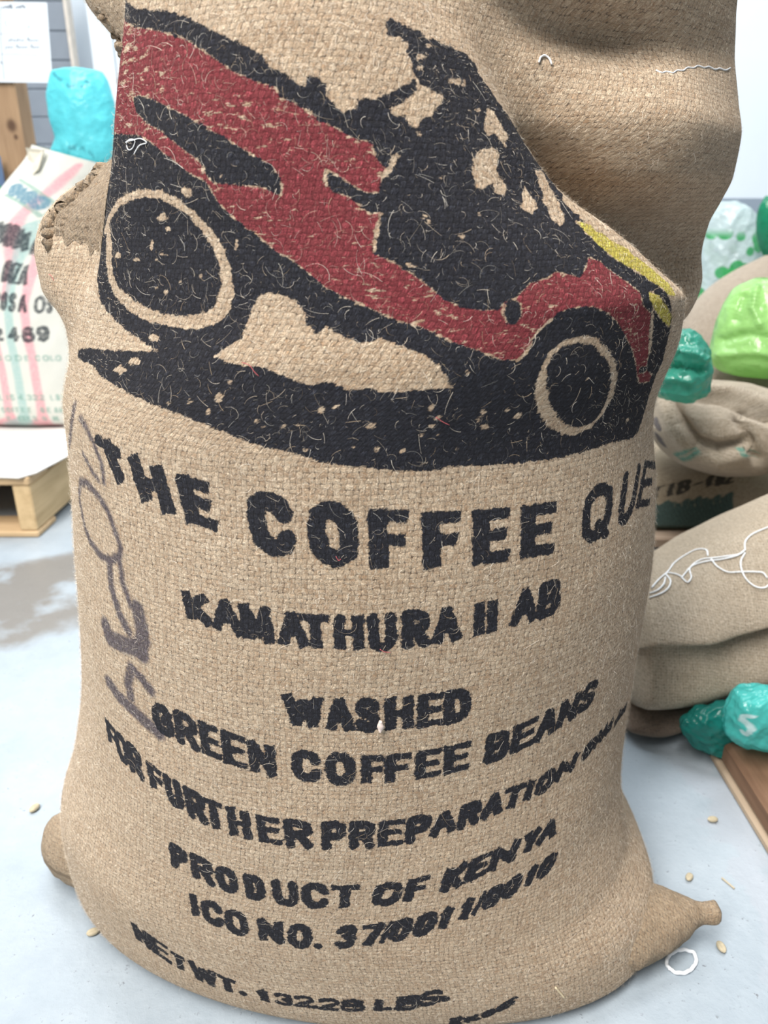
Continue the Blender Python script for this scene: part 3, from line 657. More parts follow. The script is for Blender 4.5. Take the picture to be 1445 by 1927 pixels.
tl([('K',345,396),('A',394,458),('M',450,514),('A',520,580),('T',566,622),('H',627,686),('U',691,747),('R',755,810),('A',812,870),('I',890,914),('I',914,938),('A',960,1014),('B',1012,1056)],
   [(346,1106),(420,1125),(480,1139),(550,1149),(590,1153),(650,1155),(718,1153),(780,1148),(840,1141),(900,1130),(930,1124),(990,1105),(1035,1090),(1056,1082)],
   [(350,1166),(365,1175),(430,1195),(480,1209),(550,1220),(590,1224),(650,1227),(715,1227),(780,1222),(845,1212),(900,1200),(925,1195),(985,1178),(1035,1162),(1056,1154)],
   [(350,14),(480,10),(650,4),(850,0),(1040,-8)], 0.0042, 8)
tl([('W',532,610),('A',610,668),('S',668,716),('H',723,779),('E',785,835),('D',834,888)],
   [(535,1302),(580,1308),(640,1312),(690,1312),(750,1309),(810,1302),(860,1296),(890,1290)],
   [(535,1362),(560,1368),(640,1378),(690,1380),(755,1375),(810,1371),(850,1364),(890,1354)],
   [(540,8),(680,3),(880,-4)], 0.0044, 8)
tl([('G',286,326),('R',328,372),('E',375,415),('E',416,464),('N',466,520),('C',548,605),('O',611,670),('F',679,724),('F',723,775),('E',781,830),('E',834,886),('B',912,960),('E',962,1010),('A',1008,1052),('N',1050,1090),('S',1090,1122)],
   [(297,1320),(350,1340),(395,1360),(440,1377),(495,1396),(575,1411),(640,1416),(700,1419),(750,1416),(805,1408),(860,1397),(936,1376),(987,1354),(1030,1332),(1070,1308),(1108,1280),(1122,1270)],
   [(290,1376),(306,1385),(350,1410),(395,1428),(440,1446),(495,1461),(575,1473),(640,1479),(700,1478),(750,1475),(805,1468),(860,1457),(936,1434),(987,1415),(1030,1392),(1070,1366),(1108,1338),(1122,1326)],
   [(300,12),(450,8),(650,2),(850,-4),(1000,-12),(1110,-18)], 0.0043, 8)
tl([('F',200,220),('O',216,242),('R',240,268),('F',278,308),('U',310,344),('R',348,388),('T',385,420),('H',428,472),('E',483,530),('R',534,588),('P',604,653),('R',656,707),('E',711,761),('P',763,812),('A',808,862),('R',862,906),('A',905,950),('T',946,988),('I',984,1008),('O',1008,1046),('N',1046,1086),('O',1096,1120),('N',1119,1141),('L',1143,1157),('Y',1157,1173)],
   [(204,1352),(228,1378),(252,1400),(292,1438),(325,1460),(368,1486),(400,1502),(450,1520),(505,1535),(560,1542),(630,1545),(680,1545),(735,1541),(785,1534),(833,1525),(880,1509),(928,1490),(965,1475),(997,1464),(1025,1450),(1063,1426),(1107,1390),(1130,1366),(1150,1345),(1170,1325)],
   [(204,1398),(228,1436),(252,1462),(292,1492),(325,1522),(368,1548),(400,1562),(450,1580),(505,1590),(560,1599),(630,1601),(680,1599),(735,1595),(785,1588),(833,1574),(880,1560),(928,1540),(965,1524),(997,1510),(1025,1496),(1063,1468),(1107,1430),(1130,1405),(1150,1382),(1170,1360)],
   [(204,8),(330,14),(500,8),(680,0),(860,-10),(1000,-16),(1160,-20)], 0.0041, 7)
tl([('P',319,354),('R',358,402),('O',405,448),('D',459,500),('U',512,562),('C',566,620),('T',622,676),('O',700,758),('F',762,806),('K',832,878),('E',878,922),('N',922,976),('Y',982,1016),('A',1012,1052)],
   [(324,1584),(378,1610),(427,1631),(475,1645),(535,1657),(590,1661),(640,1664),(730,1660),(785,1648),(850,1628),(900,1606),(945,1588),(1000,1558),(1050,1530)],
   [(324,1632),(378,1662),(427,1681),(475,1695),(535,1706),(590,1711),(640,1711),(730,1706),(785,1698),(850,1680),(900,1658),(945,1638),(1000,1606),(1050,1576)],
   [(330,8),(450,10),(590,4),(730,-14),(900,-18),(1040,-18)], 0.0042, 7)
tl([('I',356,376),('C',378,420),('O',422,468),('N',485,534),('O',540,588),('.',590,608),('3',630,672),('7',678,722),('/',714,740),('0',732,776),('0',778,822),('1',824,852),('1',864,892),('/',890,914),('0',908,948),('0',946,982),('1',986,1012),('0',1012,1046)],
   [(366,1680),(398,1694),(445,1713),(510,1730),(560,1738),(600,1742),(650,1741),(700,1737),(750,1728),(800,1716),(840,1704),(878,1688),(928,1664),(963,1646),(998,1626),(1040,1598)],
   [(366,1726),(398,1742),(445,1761),(510,1776),(560,1785),(600,1789),(650,1786),(700,1782),(750,1773),(800,1763),(840,1750),(878,1734),(928,1710),(963,1692),(998,1672),(1040,1646)],
   [(360,8),(500,6),(640,-8),(760,-18),(1040,-22)], 0.0041, 7)
tl([('N',250,284),('E',282,320),('T',324,350),('W',356,410),('T',410,446),('.',447,463),('1',480,512),('3',516,552),('2',552,592),('.',588,600),('2',598,640),('8',640,688),('L',704,738),('B',744,792),('S',788,832),('.',830,850)],
   [(257,1736),(300,1766),(335,1792),(380,1815),(430,1838),(495,1862),(533,1869),(570,1873),(615,1878),(660,1880),(720,1879),(770,1873),(810,1864),(850,1852)],
   [(257,1772),(300,1806),(335,1826),(380,1852),(430,1870),(495,1886),(533,1893),(570,1896),(615,1902),(660,1905),(720,1904),(770,1902),(810,1893),(850,1884)],
   [(260,12),(400,10),(600,0),(840,-8)], 0.0040, 6)
tl([('K',846,872),('I',872,888),('L',888,906),('O',906,932),('S',934,972)],
   [(846,1918),(880,1912),(910,1903),(940,1890),(975,1868)], [(846,1930),(880,1926),(910,1918),(940,1906),(975,1890)], [(850,-4),(970,-12)], 0.0036, 4)
# --- handwritten marker digits down the left side
mk = lambda px, hw: allc.line('marker', px, hw*1.2)
mk([(140,762),(134,800),(130,838)], 0.0038); mk([(150,785),(162,806),(175,832),(192,876),(195,908)], 0.0024); mk([(157,855),(172,885),(186,905)], 0.0020)
mk([(150,932),(151,908),(162,908),(186,934),(203,962),(216,998),(227,1032),(224,1048),(206,1056),(188,1044),(168,1016),(158,984),(150,940)], 0.0030)
mk([(206,1056),(209,1104),(225,1156),(242,1189)], 0.0040); mk([(224,1050),(230,1095),(246,1139)], 0.0030); mk([(258,1146),(268,1187),(267,1233)], 0.0062)
mk([(199,1178),(206,1200),(229,1212),(256,1220),(269,1204)], 0.0068)
mk([(204,1283),(225,1312),(246,1332),(271,1356),(300,1380)], 0.0054); mk([(246,1256),(241,1287),(246,1312)], 0.0044); mk([(246,1256),(267,1278),(284,1300)], 0.0040)

m_sack = burlap('jute_burlap_printed', (0.27, 0.152, 0.076), (0.62, 0.43, 0.27), (0.98, 0.84, 0.64),
    inks=(('marker', (0.055, 0.05, 0.075), 0.0024, None, 0.86), ('yellow', (0.50, 0.40, 0.07), 0.0006, None, 0.95), ('red', (0.175, 0.024, 0.034), 0.0006, 0.83, 0.97), ('black', (0.012, 0.0145, 0.023), 0.0005, None, 0.985)))
for k in ('marker', 'yellow', 'red', 'black'): car.ink.setdefault(k, np.full(U.shape, 0.01))
sack = grid_object('coffee_sack', P, m_sack, U, V, {'ink_'+k: a for k, a in car.ink.items()})
tag(sack, 'large full burlap coffee sack printed with a red and black car, standing upright in front', 'sack')

# --- pinched bottom corners of the big sack
m_jute = burlap('jute_burlap_plain', (0.20, 0.12, 0.06), (0.36, 0.25, 0.15), (0.60, 0.47, 0.32), pu=0.0042, pv=0.0032)
def ear(axis, rads, name, nu=60, nv=60, amp=0.003):
    rr = []
    for (c, (rx, rz)) in zip(axis, rads):
        t = np.arange(12)/12*2*PI
        dirv = Vector(axis[-1])-Vector(axis[0]); dirv.z = 0; dirv.normalize(); side = np.array([-dirv.y, dirv.x, 0])
        rr.append(np.array(c)+np.cos(t)[:, None]*side*rx+np.sin(t)[:, None]*np.array([0, 0, 1])*rz)
    G = loft(rr, nu, nv); G = G+grid_normals(G)*((amp*waves(G, 70, 8, 5)+0.0018*waves(G, 190, 8, 15, True)))[..., None]; G[..., 2] = np.maximum(G[..., 2], 0.0015)
    u_, v_ = arc_uv(G)
    o = grid_object(name, G, m_jute, u_, v_); keep_world(o, sack); return o
e1 = ear([(.190, .545, .034), (.235, .541, .034), (.272, .539, .034), (.299, .537, .040), (.316, .536, .046), (.327, .535, .049), (.332, .534, .050)],
    [(.050, .034), (.052, .034), (.038, .028), (.022, .020), (.011, .012), (.012, .011), (.004, .004)], 'sack_corner'); e1['label'] = 'twisted brown bottom corner sticking out at the right'
e2 = ear([(-.27, .605, .044), (-.325, .622, .043), (-.355, .632, .041), (-.371, .638, .038), (-.379, .641, .036)],
    [(.045, .050), (.038, .046), (.030, .039), (.019, .028), (.006, .010)], 'sack_corner'); e2['label'] = 'short rounded bottom corner at the left'

# --- rough brown hems, upper left; side cloth behind the front coloured dark for shade
m_brown = burlap('rough_shade_brown_burlap', (0.20, 0.12, 0.06), (0.33, 0.225, 0.135), (0.56, 0.43, 0.29), pu=0.0045, pv=0.0034, depth=0.002)
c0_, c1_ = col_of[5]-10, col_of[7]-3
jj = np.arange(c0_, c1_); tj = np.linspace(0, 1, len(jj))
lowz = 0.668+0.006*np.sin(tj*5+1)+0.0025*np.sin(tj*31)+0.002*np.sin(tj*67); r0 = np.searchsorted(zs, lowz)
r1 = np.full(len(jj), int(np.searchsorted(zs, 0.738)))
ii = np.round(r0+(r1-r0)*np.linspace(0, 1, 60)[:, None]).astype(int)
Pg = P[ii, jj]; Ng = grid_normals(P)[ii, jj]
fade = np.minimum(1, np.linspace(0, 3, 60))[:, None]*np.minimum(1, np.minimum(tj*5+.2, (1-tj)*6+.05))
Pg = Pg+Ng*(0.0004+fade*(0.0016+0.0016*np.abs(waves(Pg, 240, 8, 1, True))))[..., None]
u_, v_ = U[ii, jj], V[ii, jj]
o = grid_object('shaded_side_panel', Pg, m_brown, u_*0.7+v_*0.7, v_*0.7-u_*0.7+20, closed=False); keep_world(o, sack); o['label'] = 'rough folded cloth at the upper left side, coloured dark brown for shade'
def grid_bvh(G):
    n, m = G.shape[:2]; a = np.arange(n*m).reshape(n, m); b = np.roll(a, -1, 1)
    Q = np.stack([a[:-1], b[:-1], b[1:], a[1:]], -1).reshape(-1, 4)
    return BVHTree.FromPolygons(G.reshape(-1, 3).tolist(), Q.tolist())
bvh_sack = grid_bvh(P[::4, ::2])
def on_surface(bvh, px, lift):
    out = []
    for x, y in px:
        d = Vector(ray(x, y)).normalized(); h = bvh.ray_cast(Vector((0, 0, CAM_H)), d)
        if h[0] is not None: out.append(np.array(h[0])-np.array(d)*lift)
    return np.array(out)
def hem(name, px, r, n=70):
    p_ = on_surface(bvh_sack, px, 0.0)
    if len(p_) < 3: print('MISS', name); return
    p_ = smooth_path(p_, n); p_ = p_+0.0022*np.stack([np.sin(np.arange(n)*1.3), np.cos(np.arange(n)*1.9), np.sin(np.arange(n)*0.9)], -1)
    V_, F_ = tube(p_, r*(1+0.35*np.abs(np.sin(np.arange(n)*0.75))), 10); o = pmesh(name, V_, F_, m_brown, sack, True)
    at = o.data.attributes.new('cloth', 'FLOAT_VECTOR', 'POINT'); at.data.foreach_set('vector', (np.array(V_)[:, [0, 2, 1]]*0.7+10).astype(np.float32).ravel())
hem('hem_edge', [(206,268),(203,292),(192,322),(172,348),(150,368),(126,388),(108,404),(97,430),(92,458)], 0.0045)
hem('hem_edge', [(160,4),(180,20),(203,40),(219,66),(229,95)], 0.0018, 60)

# --- loose fibres standing off the cloth
def fibres(name, count, cols, rows, lenr, thick, mat, parent, P_=None, lift=(0.05, 0.55), seg=4, sdf=None):
    Pg = P if P_ is None else P_
    ng = grid_normals(Pg)
    i = rng.uniform(rows[0], rows[1]-1.01, count); j = rng.uniform(cols[0], cols[1]-1.01, count)
    if sdf is not None:
        kp = (sdf[i.astype(int), j.astype(int)] > 0) | (rng.random(count) < 0.22); i, j = i[kp], j[kp]; count = len(i)
    i0, j0 = i.astype(int), j.astype(int); fi, fj = (i-i0)[:, None], (j-j0)[:, None]
    p = Pg[i0, j0]*(1-fi)*(1-fj)+Pg[i0+1, j0]*fi*(1-fj)+Pg[i0, j0+1]*(1-fi)*fj+Pg[i0+1, j0+1]*fi*fj
    n = ng[i0, j0]; tu = Pg[i0, j0+1]-Pg[i0, j0]; tu /= np.linalg.norm(tu, axis=1, keepdims=True)+1e-9; tv = np.cross(n, tu)
    a = rng.uniform(0, 2*PI, count)[:, None]; d = np.cos(a)*tu+np.sin(a)*tv; e = np.cross(n, d)
    L = (lenr[0]+(lenr[1]-lenr[0])*rng.random(count)**2.2)[:, None]; up = rng.uniform(*lift, count)[:, None]; curl = rng.normal(0, 0.9, count)[:, None]
    th = thick*rng.uniform(0.6, 1.3, count)[:, None]
    rows_ = []
    for k in range(seg+1):
        s = k/seg; an = curl*s
        pos = p+n*(0.0003+L*up*(s-0.45*s*s))+L*s*(np.cos(an)*d+np.sin(an)*e)*(1-0.2*s)
        wd = th*(1-0.55*s)
        side = np.cos(an)*e-np.sin(an)*d
        side = side+n*0.5
        rows_.append((pos-side*wd/2, pos+side*wd/2))
    VV = np.stack([np.stack(r, 1) for r in rows_], 1).reshape(-1, 3)       # count, seg+1, 2
    base = (np.arange(count)*(seg+1)*2)[:, None]
    Q = np.concatenate([base+np.array([[2*k, 2*k+1, 2*k+3, 2*k+2]]) for k in range(seg)], 1).reshape(-1, 4).astype(np.int32)
    me = bpy.data.meshes.new(name); me.vertices.add(len(VV)); me.vertices.foreach_set('co', VV.astype(np.float32).ravel())
    me.loops.add(Q.size); me.loops.foreach_set('vertex_index', Q.ravel()); me.polygons.add(len(Q)); me.polygons.foreach_set('loop_start', np.arange(0, Q.size, 4, dtype=np.int32))
    me.update(calc_edges=True)
    o = link(name, me, None, mat); keep_world(o, parent); o['kind'] = 'stuff'; return o
def fibre_mat(name, a, c):
    m, nt, bs, _ = M(name); b = NB(nt)
    g = b.n('ShaderNodeNewGeometry'); b.set(bs.inputs['Base Color'], b.mix(g.outputs['Random Per Island'], a, c))
    bs.inputs['Roughness'].default_value = 0.6; bs.inputs['Specular IOR Level'].default_value = 0.2; return m
m_fib = fibre_mat('pale_jute_fibre', (0.42, 0.30, 0.18), (0.92, 0.85, 0.74))
fibres('jute_fibres', 54000, (col_of[4], col_of[21]), (20, NV-70), (0.002, 0.011), 0.00009, m_fib, sack, sdf=np.minimum(car.ink['black'], car.ink['red']))
fibres('jute_fuzz', 42000, (col_of[4], col_of[8]), (20, NV-70), (0.0012, 0.0042), 0.00010, m_fib, sack, lift=(0.5, 1.3), seg=2, sdf=np.minimum(car.ink['black'], car.ink['red']))
fibres('jute_fuzz', 42000, (col_of[15], col_of[21]), (20, NV-70), (0.0012, 0.0042), 0.00010, m_fib, sack, lift=(0.5, 1.3), seg=2, sdf=np.minimum(car.ink['black'], car.ink['red']))
fibres('jute_fibres', 3000, (col_of[5], col_of[19]), (60, NV-90), (0.008, 0.020), 0.00012, m_fib, sack, lift=(0.02, 0.25), seg=6)

fibres('jute_fibres', 1600, (0, Pg.shape[1]), (0, 59), (0.003, 0.012), 0.00011, fibre_mat('brown_jute_fibre', (0.22, 0.14, 0.08), (0.66, 0.54, 0.39)), sack, P_=Pg, lift=(0.1, 0.7))

# --- seam stitch, lint, straw and thread bits on the sack
m_thread = plain('white_cotton_thread', (0.74, 0.74, 0.74), 0.8, 0.1, 300, 0.1)
def thread_on(name, bvh, px, r, mat, parent=None, n=None, lift=0.001, sides=5):
    pts = on_surface(bvh, px, lift)
    if len(pts) < 2: print('MISS', name, px); pts = np.array([[0, .5, .2], [0, .5, .21]])
    pts = smooth_path(pts, n or max(8, len(pts)*5))
    V_, F_ = tube(pts, r, sides); return pmesh(name, V_, F_, mat, parent, True)
st = [(1234+k*10, 132-0.055*k*10+4*math.sin(k*0.6)+(3 if k % 2 else 0)) for k in range(16)]
thread_on('seam_stitching', bvh_sack, st, 0.0006, m_thread, sack, 80)['label'] = 'white stitching along the flap seam'
thread_on('thread_end', bvh_sack, [(1014,117),(1018,107),(1027,105),(1034,111),(1038,121)], 0.0007, m_thread, sack, 20, 0.002)
thread_on('thread_end', bvh_sack, [(236,268),(246,262),(254,266),(250,278),(240,280),(238,270),(250,264),(268,262),(276,268),(262,274),(252,290)], 0.00032, m_thread, sack, 50, 0.0015)
thread_on('straw_bit', bvh_sack, [(1045,1858),(1062,1878),(1082,1903)], 0.0009, plain('pale_straw', (0.66, 0.54, 0.36), 0.7), sack, 10, 0.001)
m_redf = plain('red_fibre', (0.42, 0.10, 0.11), 0.8, 0.1)
for px in ([(92,516),(97,520),(101,528)], [(136,1113),(141,1110),(146,1107)], [(455,682),(470,688),(478,699),(487,708)], [(820,785),(835,795),(846,800)], [(715,1222),(722,1226),(735,1228)], [(632,1047),(638,1055),(641,1052)]):
    thread_on('red_fibre', bvh_sack, px, 0.00022, m_redf, sack, 8, 0.0012)
lp = on_surface(bvh_sack, [(716,1368)], 0.003)[0]
lint = ell(0, 0, 0, 1, 1, 2, 10)
G = loft([lp+ell(0, 0, z, r*0.0022, 0.0015, 2, 10) for z, r in ((-.004, .4), (-.0025, .9), (0, 1.1), (.0025, .9), (.005, .4))], 24, 24)
G = G+grid_normals(G)*(0.0016*waves(G, 900, 8, 2))[..., None]
tag(keep_world(grid_object('lint_tuft', G, plain('pinkish_lint', (0.66, 0.54, 0.48), 0.9, 0.1, 600, 0.15)), sack), 'small pale pink tuft of lint')

# ================================================================== LEFT BACKGROUND
m_pal = wood('pale_pallet_wood', (0.40, 0.27, 0.145), (0.66, 0.48, 0.29), (4, 50, 50))
m_pal2 = wood('pallet_stringer_wood', (0.42, 0.29, 0.15), (0.70, 0.52, 0.30), (50, 4, 50))
def pallet(x0, x1, y0, y1, label, m1, m2, nb=7):
    p = empty('wooden_pallet', ((x0+x1)/2, (y0+y1)/2, 0), label, 'pallet')
    for xs in (x0, (x0+x1)/2-0.02, x1-0.04): box('stringer', xs, xs+0.04, y0+0.004, y1-0.004, 0.0155, 0.126, m2, p)
    bw = 0.1; gap = ((y1-y0)-nb*bw)/(nb-1)
    for k in range(nb): box('deck_board', x0-0.002, x1+0.002, y0+k*(bw+gap), y0+k*(bw+gap)+bw, 0.1265, 0.146, m1, p)
    for yb in (y0, (y0+y1)/2-0.05, y1-0.1): box('bottom_board', x0-0.002, x1+0.002, yb, yb+bw, 0.0005, 0.015, m1, p)
    return p
PLX = float(atz(72, 1012, 0)[0]); PLY = float(atz(72, 1012, 0)[1])
pallet(PLX-1.2, PLX, PLY, PLY+0.93, 'pale wooden pallet on the floor under the striped white sack at left', m_pal, m_pal2)
# white slip sheet on the pallet, its near corner cut off and drooping
m_sheet = plain('white_cardboard', (0.70, 0.68, 0.65), 0.7, 0.2, 20, 0.03)
sx1 = PLX+0.035; sy0 = PLY-0.008
out_pts = [(PLX-1.15, sy0), (PLX-0.05, sy0), (PLX-0.012, sy0-0.004), (PLX+0.012, sy0+0.03), (sx1, sy0+0.16), (sx1, PLY+0.92), (PLX-1.15, PLY+0.92)]
Vt = [(x, y, 0.1505) for x, y in out_pts]; Vb = [(x, y, 0.1475) for x, y in out_pts]; n_ = len(out_pts)
tag(pmesh('slip_sheet', Vt+Vb, [tuple(range(n_)), tuple(range(2*n_-1, n_-1, -1))]+[(i, n_+i, n_+(i+1) % n_, (i+1) % n_) for i in range(n_)], m_sheet),
    'white cardboard slip sheet lying on the left pallet under the striped sack', 'sheet')
# striped white sack
WY = 2.10
wr = [ell(-.95, WY, .152, .21, .14, 2.4), ell(-.95, WY, .165, .235, .165, 2.4), ell(-.95, WY, .22, .25, .185), ell(-.95, WY, .35, .252, .195), ell(-.945, WY, .48, .245, .19),
      ell(-.935, WY, .58, .225, .17), ell(-.90, WY, .66, .18, .14), ell(-.865, WY, .72, .145, .11), ell(-.835, WY, .765, .120, .085, tz=-.012), ell(-.805, WY, .80, .105, .07, tz=-.022), ell(-.79, WY, .825, .100, .066, tz=-.026)]
G = loft(wr, 420, 330)
G = G+grid_normals(G)*(0.004*waves(G, 16, 6, 4)+0.0015*waves(G, 60, 6, 14, True))[..., None]; G[..., 2] = np.maximum(G[..., 2], 0.1507)
gu, gv = arc_uv(G)
ws = Cloth(G, gu, gv, 0, G.shape[1], 3)
wl = lambda ink, px, hw: ws.line(ink, px, hw)
wl('pink', [(146,312),(118,338),(92,362),(60,385),(34,412),(24,445),(20,500),(8,560)], 0.0085)
wl('pink', [(88,458),(70,490),(54,535),(45,575),(50,625),(60,670),(68,720),(80,780),(92,815)], 0.0105)
wl('pink', [(-10,640),(0,680),(8,720),(16,770),(30,812)], 0.0105)
wl('teal', [(60,420),(44,465),(30,500),(20,540),(15,585),(20,640),(32,700),(42,760),(52,812)], 0.0105)
for px in ([(36,337),(60,352),(95,378),(107,385)], [(10,366),(40,382),(70,402),(77,408)], [(107,385),(92,398),(77,408)]): wl('green', px, 0.0025)
wt = lambda ink, L, top, bot, lean, hw, ins=2: text_line(ws, ink, L, top, bot, lean, hw, ins)
wt('blue', [('0',22,36),('1',36,44),('0',46,62),('0',62,86)], [(20,342),(44,356),(86,378)], [(20,362),(44,376),(86,398)], [(0,-8),(100,-8)], 0.0042)
wt('black', [('M',-8,12),('B',16,30),('I',30,38),('A',36,54),('E',66,88)], [(0,418),(20,424),(50,440),(80,452)], [(0,452),(20,462),(50,472),(80,482)], [(0,-10),(90,-14)], 0.0042)
wt('black', [('I',4,16),('N',12,26),('Z',26,38),('A',38,54)], [(0,486),(26,494),(54,500)], [(0,528),(26,534),(54,538)], [(0,-10),(60,-9)], 0.0040)
wt('black', [('R',-14,-1),('O',1,14),('S',16,30),('A',34,52),('O',64,86),('S',88,100)], [(0,548),(30,552),(60,556),(100,558)], [(0,584),(30,588),(60,590),(100,590)], [(0,-3),(100,-3)], 0.0042)
wt('black', [('2',-16,6),('4',14,36),('6',40,66),('9',68,94)], [(0,616),(50,614),(94,612)], [(0,642),(50,646),(94,643)], [(0,4),(100,4)], 0.0055)
wt('green', [('S',-6,4),('O',9,22),('D',28,42),('E',46,56),('C',65,76),('O',80,92),('L',94,102),('O',104,116)], [(0,668),(116,668)], [(0,680),(116,680)], [(0,2),(100,2)], 0.0022, 1)
wt('green', [('L',-2,8),('1',11,16),('5',18,28),('4',34,44),('.',44,48),('3',50,60),('2',62,72),('2',74,84),('L',94,102),('B',105,113),('S',116,126)], [(0,742),(126,742)], [(0,754),(126,754)], [(0,2),(100,2)], 0.0022, 1)
wt('green', [('C',2,10),('O',12,20),('F',22,28),('F',30,36),('E',40,48),('E',52,60),('B',76,84),('E',88,96),('A',102,110),('N',112,120)], [(0,766),(126,766)], [(0,777),(126,777)], [(0,2),(100,2)], 0.0022, 1)
wt('green', [('E',14,22),('X',24,32),('C',34,42),('E',44,50),('L',52,60),('S',62,70),('O',80,88),('M',100,110)] if 'X' in GL else [('E',14,22),('C',34,42),('E',44,50),('L',52,60),('S',62,70),('O',80,88),('M',100,110)], [(0,783),(126,783)], [(0,792),(126,792)], [(0,2),(100,2)], 0.002, 1)
INKW = ('pink', 'teal', 'blue', 'green', 'black')
for k in INKW: ws.ink.setdefault(k, np.full(gu.shape, 0.01))
m_ws = inked('white_woven_sack', (0.72, 0.72, 0.66), (('pink', (0.80, 0.30, 0.36), .004, .75), ('teal', (0.30, 0.52, 0.50), .004, .7), ('green', (0.18, 0.36, 0.30), .0012, .7), ('blue', (0.10, 0.25, 0.34), .0012, .9), ('black', (0.03, 0.04, 0.05), .0012, .92)), 0.8, 0.004, 0.35)
wsack = grid_object('woven_sack', G, m_ws, gu, gv, {'ink_'+k: a for k, a in ws.ink.items()}, cap1=False)
tag(wsack, 'white sack with pink and green stripes and black lettering on the left pallet', 'sack')
# turned-out lapel of the mouth
lpx = [(48,278),(60,300),(50,330),(54,290),(80,284),(72,318),(58,345)]
A_ = [aty(48, 278, 2.05), aty(82, 282, 2.02), aty(72, 318, 2.015), aty(46, 345, 2.035), aty(52, 318, 2.05), aty(56, 300, 2.06)]
pmesh('mouth_lapel', [tuple(a) for a in A_]+[tuple(a+np.array([0, .006, 0])) for a in A_], [(0, 1, 2, 3, 4, 5), (11, 10, 9, 8, 7, 6)]+[(i, 6+i, 6+(i+1) % 6, (i+1) % 6) for i in range(6)],
      plain('sack_lining', (0.62, 0.58, 0.48), 0.8), wsack)
# cyan liner bag sticking out of its mouth
def rowpx(xl, xr, y, Y, b, n=2.0, tz=0.0):
    a, c = aty(xl, y, Y), aty(xr, y, Y); return ell((a[0]+c[0])/2, Y, a[2], (c[0]-a[0])/2, b, n, tz=tz)
def blob(name, rows, Y, b, mat, wr=(0.004, 30), nu=120, nv=110, zmin=None, seed=0, ink=None, ridge=True, parent=None, n=2.0, uv=False, y2=None, carve=()):
    bs_ = b if isinstance(b, (list, tuple)) else [b*q for q in np.sin(np.linspace(0.25, PI-0.25, len(rows)))]
    R = [rowpx(xl, xr, y, Y+(0 if y2 is None else y2[k]), bs_[k], n) for k, (xl, xr, y) in enumerate(rows)][::-1]
    G = loft(R, nu, nv)
    G = G+grid_normals(G)*(wr[0]*waves(G, wr[1], 9, seed, ridge)+0.4*wr[0]*waves(G, wr[1]*2.7, 9, seed+7, ridge))[..., None]
    for path, dep, wid in carve:                       # folds and creases along a path
        q = Cloth.dens(path, False, 6); X = proj(G); d2 = np.full(X.shape[:2], 1e9)
        for p_ in q: d2 = np.minimum(d2, ((X-p_)**2).sum(-1))
        N_ = grid_normals(G); fr = ((np.array([0, 0, CAM_H])-G)*N_).sum(-1) > 0
        G = G+N_*(dep*np.exp(-d2/wid**2)*fr)[..., None]
    if zmin is not None: G[..., 2] = np.maximum(G[..., 2], zmin)
    u_, v_ = arc_uv(G)
    at = None
    if ink:
        c = Cloth(G, u_, v_, 0, nu, 3 if nu > 300 else 2); ink(c); at = {'ink_'+k: a for k, a in c.ink.items()}
    return grid_object(name, G, mat, u_, v_, at, parent=parent), G
def cyan_ink(c):
    for px in ([(100,136),(106,144),(112,149),(116,152)], [(126,158),(130,165)], [(134,160),(137,165),(141,158)], [(152,160),(155,165)], [(160,152),(168,156)],
               [(130,275),(133,281)], [(137,274),(141,282),(144,272)], [(150,282),(156,276),(160,284)], [(128,284),(130,290)], [(168,285),(170,291)], [(174,290),(176,298)]): c.line('black', px, 0.0022)
    c.ink.setdefault('black', np.full(c.U.shape, .01))
o, _ = blob('plastic_bag', [(120,170,129),(98,192,134),(90,206,160),(89,216,195),(94,222,225),(103,222,255),(96,225,285),(100,215,318),(110,205,350)], 2.10, [.02, .04, .05, .055, .055, .05, .05, .045, .04],
    plastic('cyan_film', (0.16, 0.72, 0.78), 0.12, 0.3, inks=(('black', (0.05, 0.25, 0.3), 0.002, 0.75),)), (0.0035, 60), ink=cyan_ink, seed=3)
tag(o, 'cyan plastic liner bag poking out of the striped white sack', 'bag')
# wooden post with paper sign
PY = 2.52
xr_ = float(aty(42, 250, PY)[0])
m_post = wood('knotty_brown_plank', (0.21, 0.125, 0.07), (0.42, 0.28, 0.165), (45, 45, 4), knot=[(*aty(22, 236, PY), 0.014), (*aty(30, 258, PY), 0.006)])
po = empty('wooden_post', (xr_-0.07, PY+0.02, 0), 'upright brown knotty wooden post carrying the paper sign at far left', 'post')
ZT = float(aty(50, -30, PY)[2])
box('post_board', xr_-0.16, xr_, PY, PY+0.09, 0.0005, ZT, m_post, po)
for k in range(8):                                                        # black stamped strokes
    a_ = aty(14+k*5, 322-k*0.8, PY-0.0006); c_ = aty(18+k*5, 343-k*0.8, PY-0.0006)
    V_, F_ = tube([a_, (a_+c_)/2+[.001, 0, 0], c_], 0.0017, 4, flat=0.2); pmesh('stamp_stroke', V_, F_, plain('black_stamp', (0.06, 0.05, 0.05)) if k == 0 else bpy.data.materials['black_stamp'], po)
bl = aty(-2, 320, PY-0.05)
tag(box('blue_crate', bl[0]-0.25, bl[0]+0.004, PY-0.2, PY-0.03, 0.1515, float(aty(0, 292, PY-0.05)[2]), plain('blue_plastic', (0.16, 0.25, 0.42), 0.5)), 'blue crate at the very left edge beside the wooden post', 'crate')
o, _ = blob('plastic_bag', [(-50,2,348),(-60,7,362),(-60,8,378),(-55,5,392),(-40,0,402)], 2.25, .04, plastic('leaf_green_film', (0.02, 0.26, 0.11), 0.08), (0.005, 40), seed=6)
tag(o, 'dark green plastic bag peeking in at the left edge behind the striped sack', 'bag')
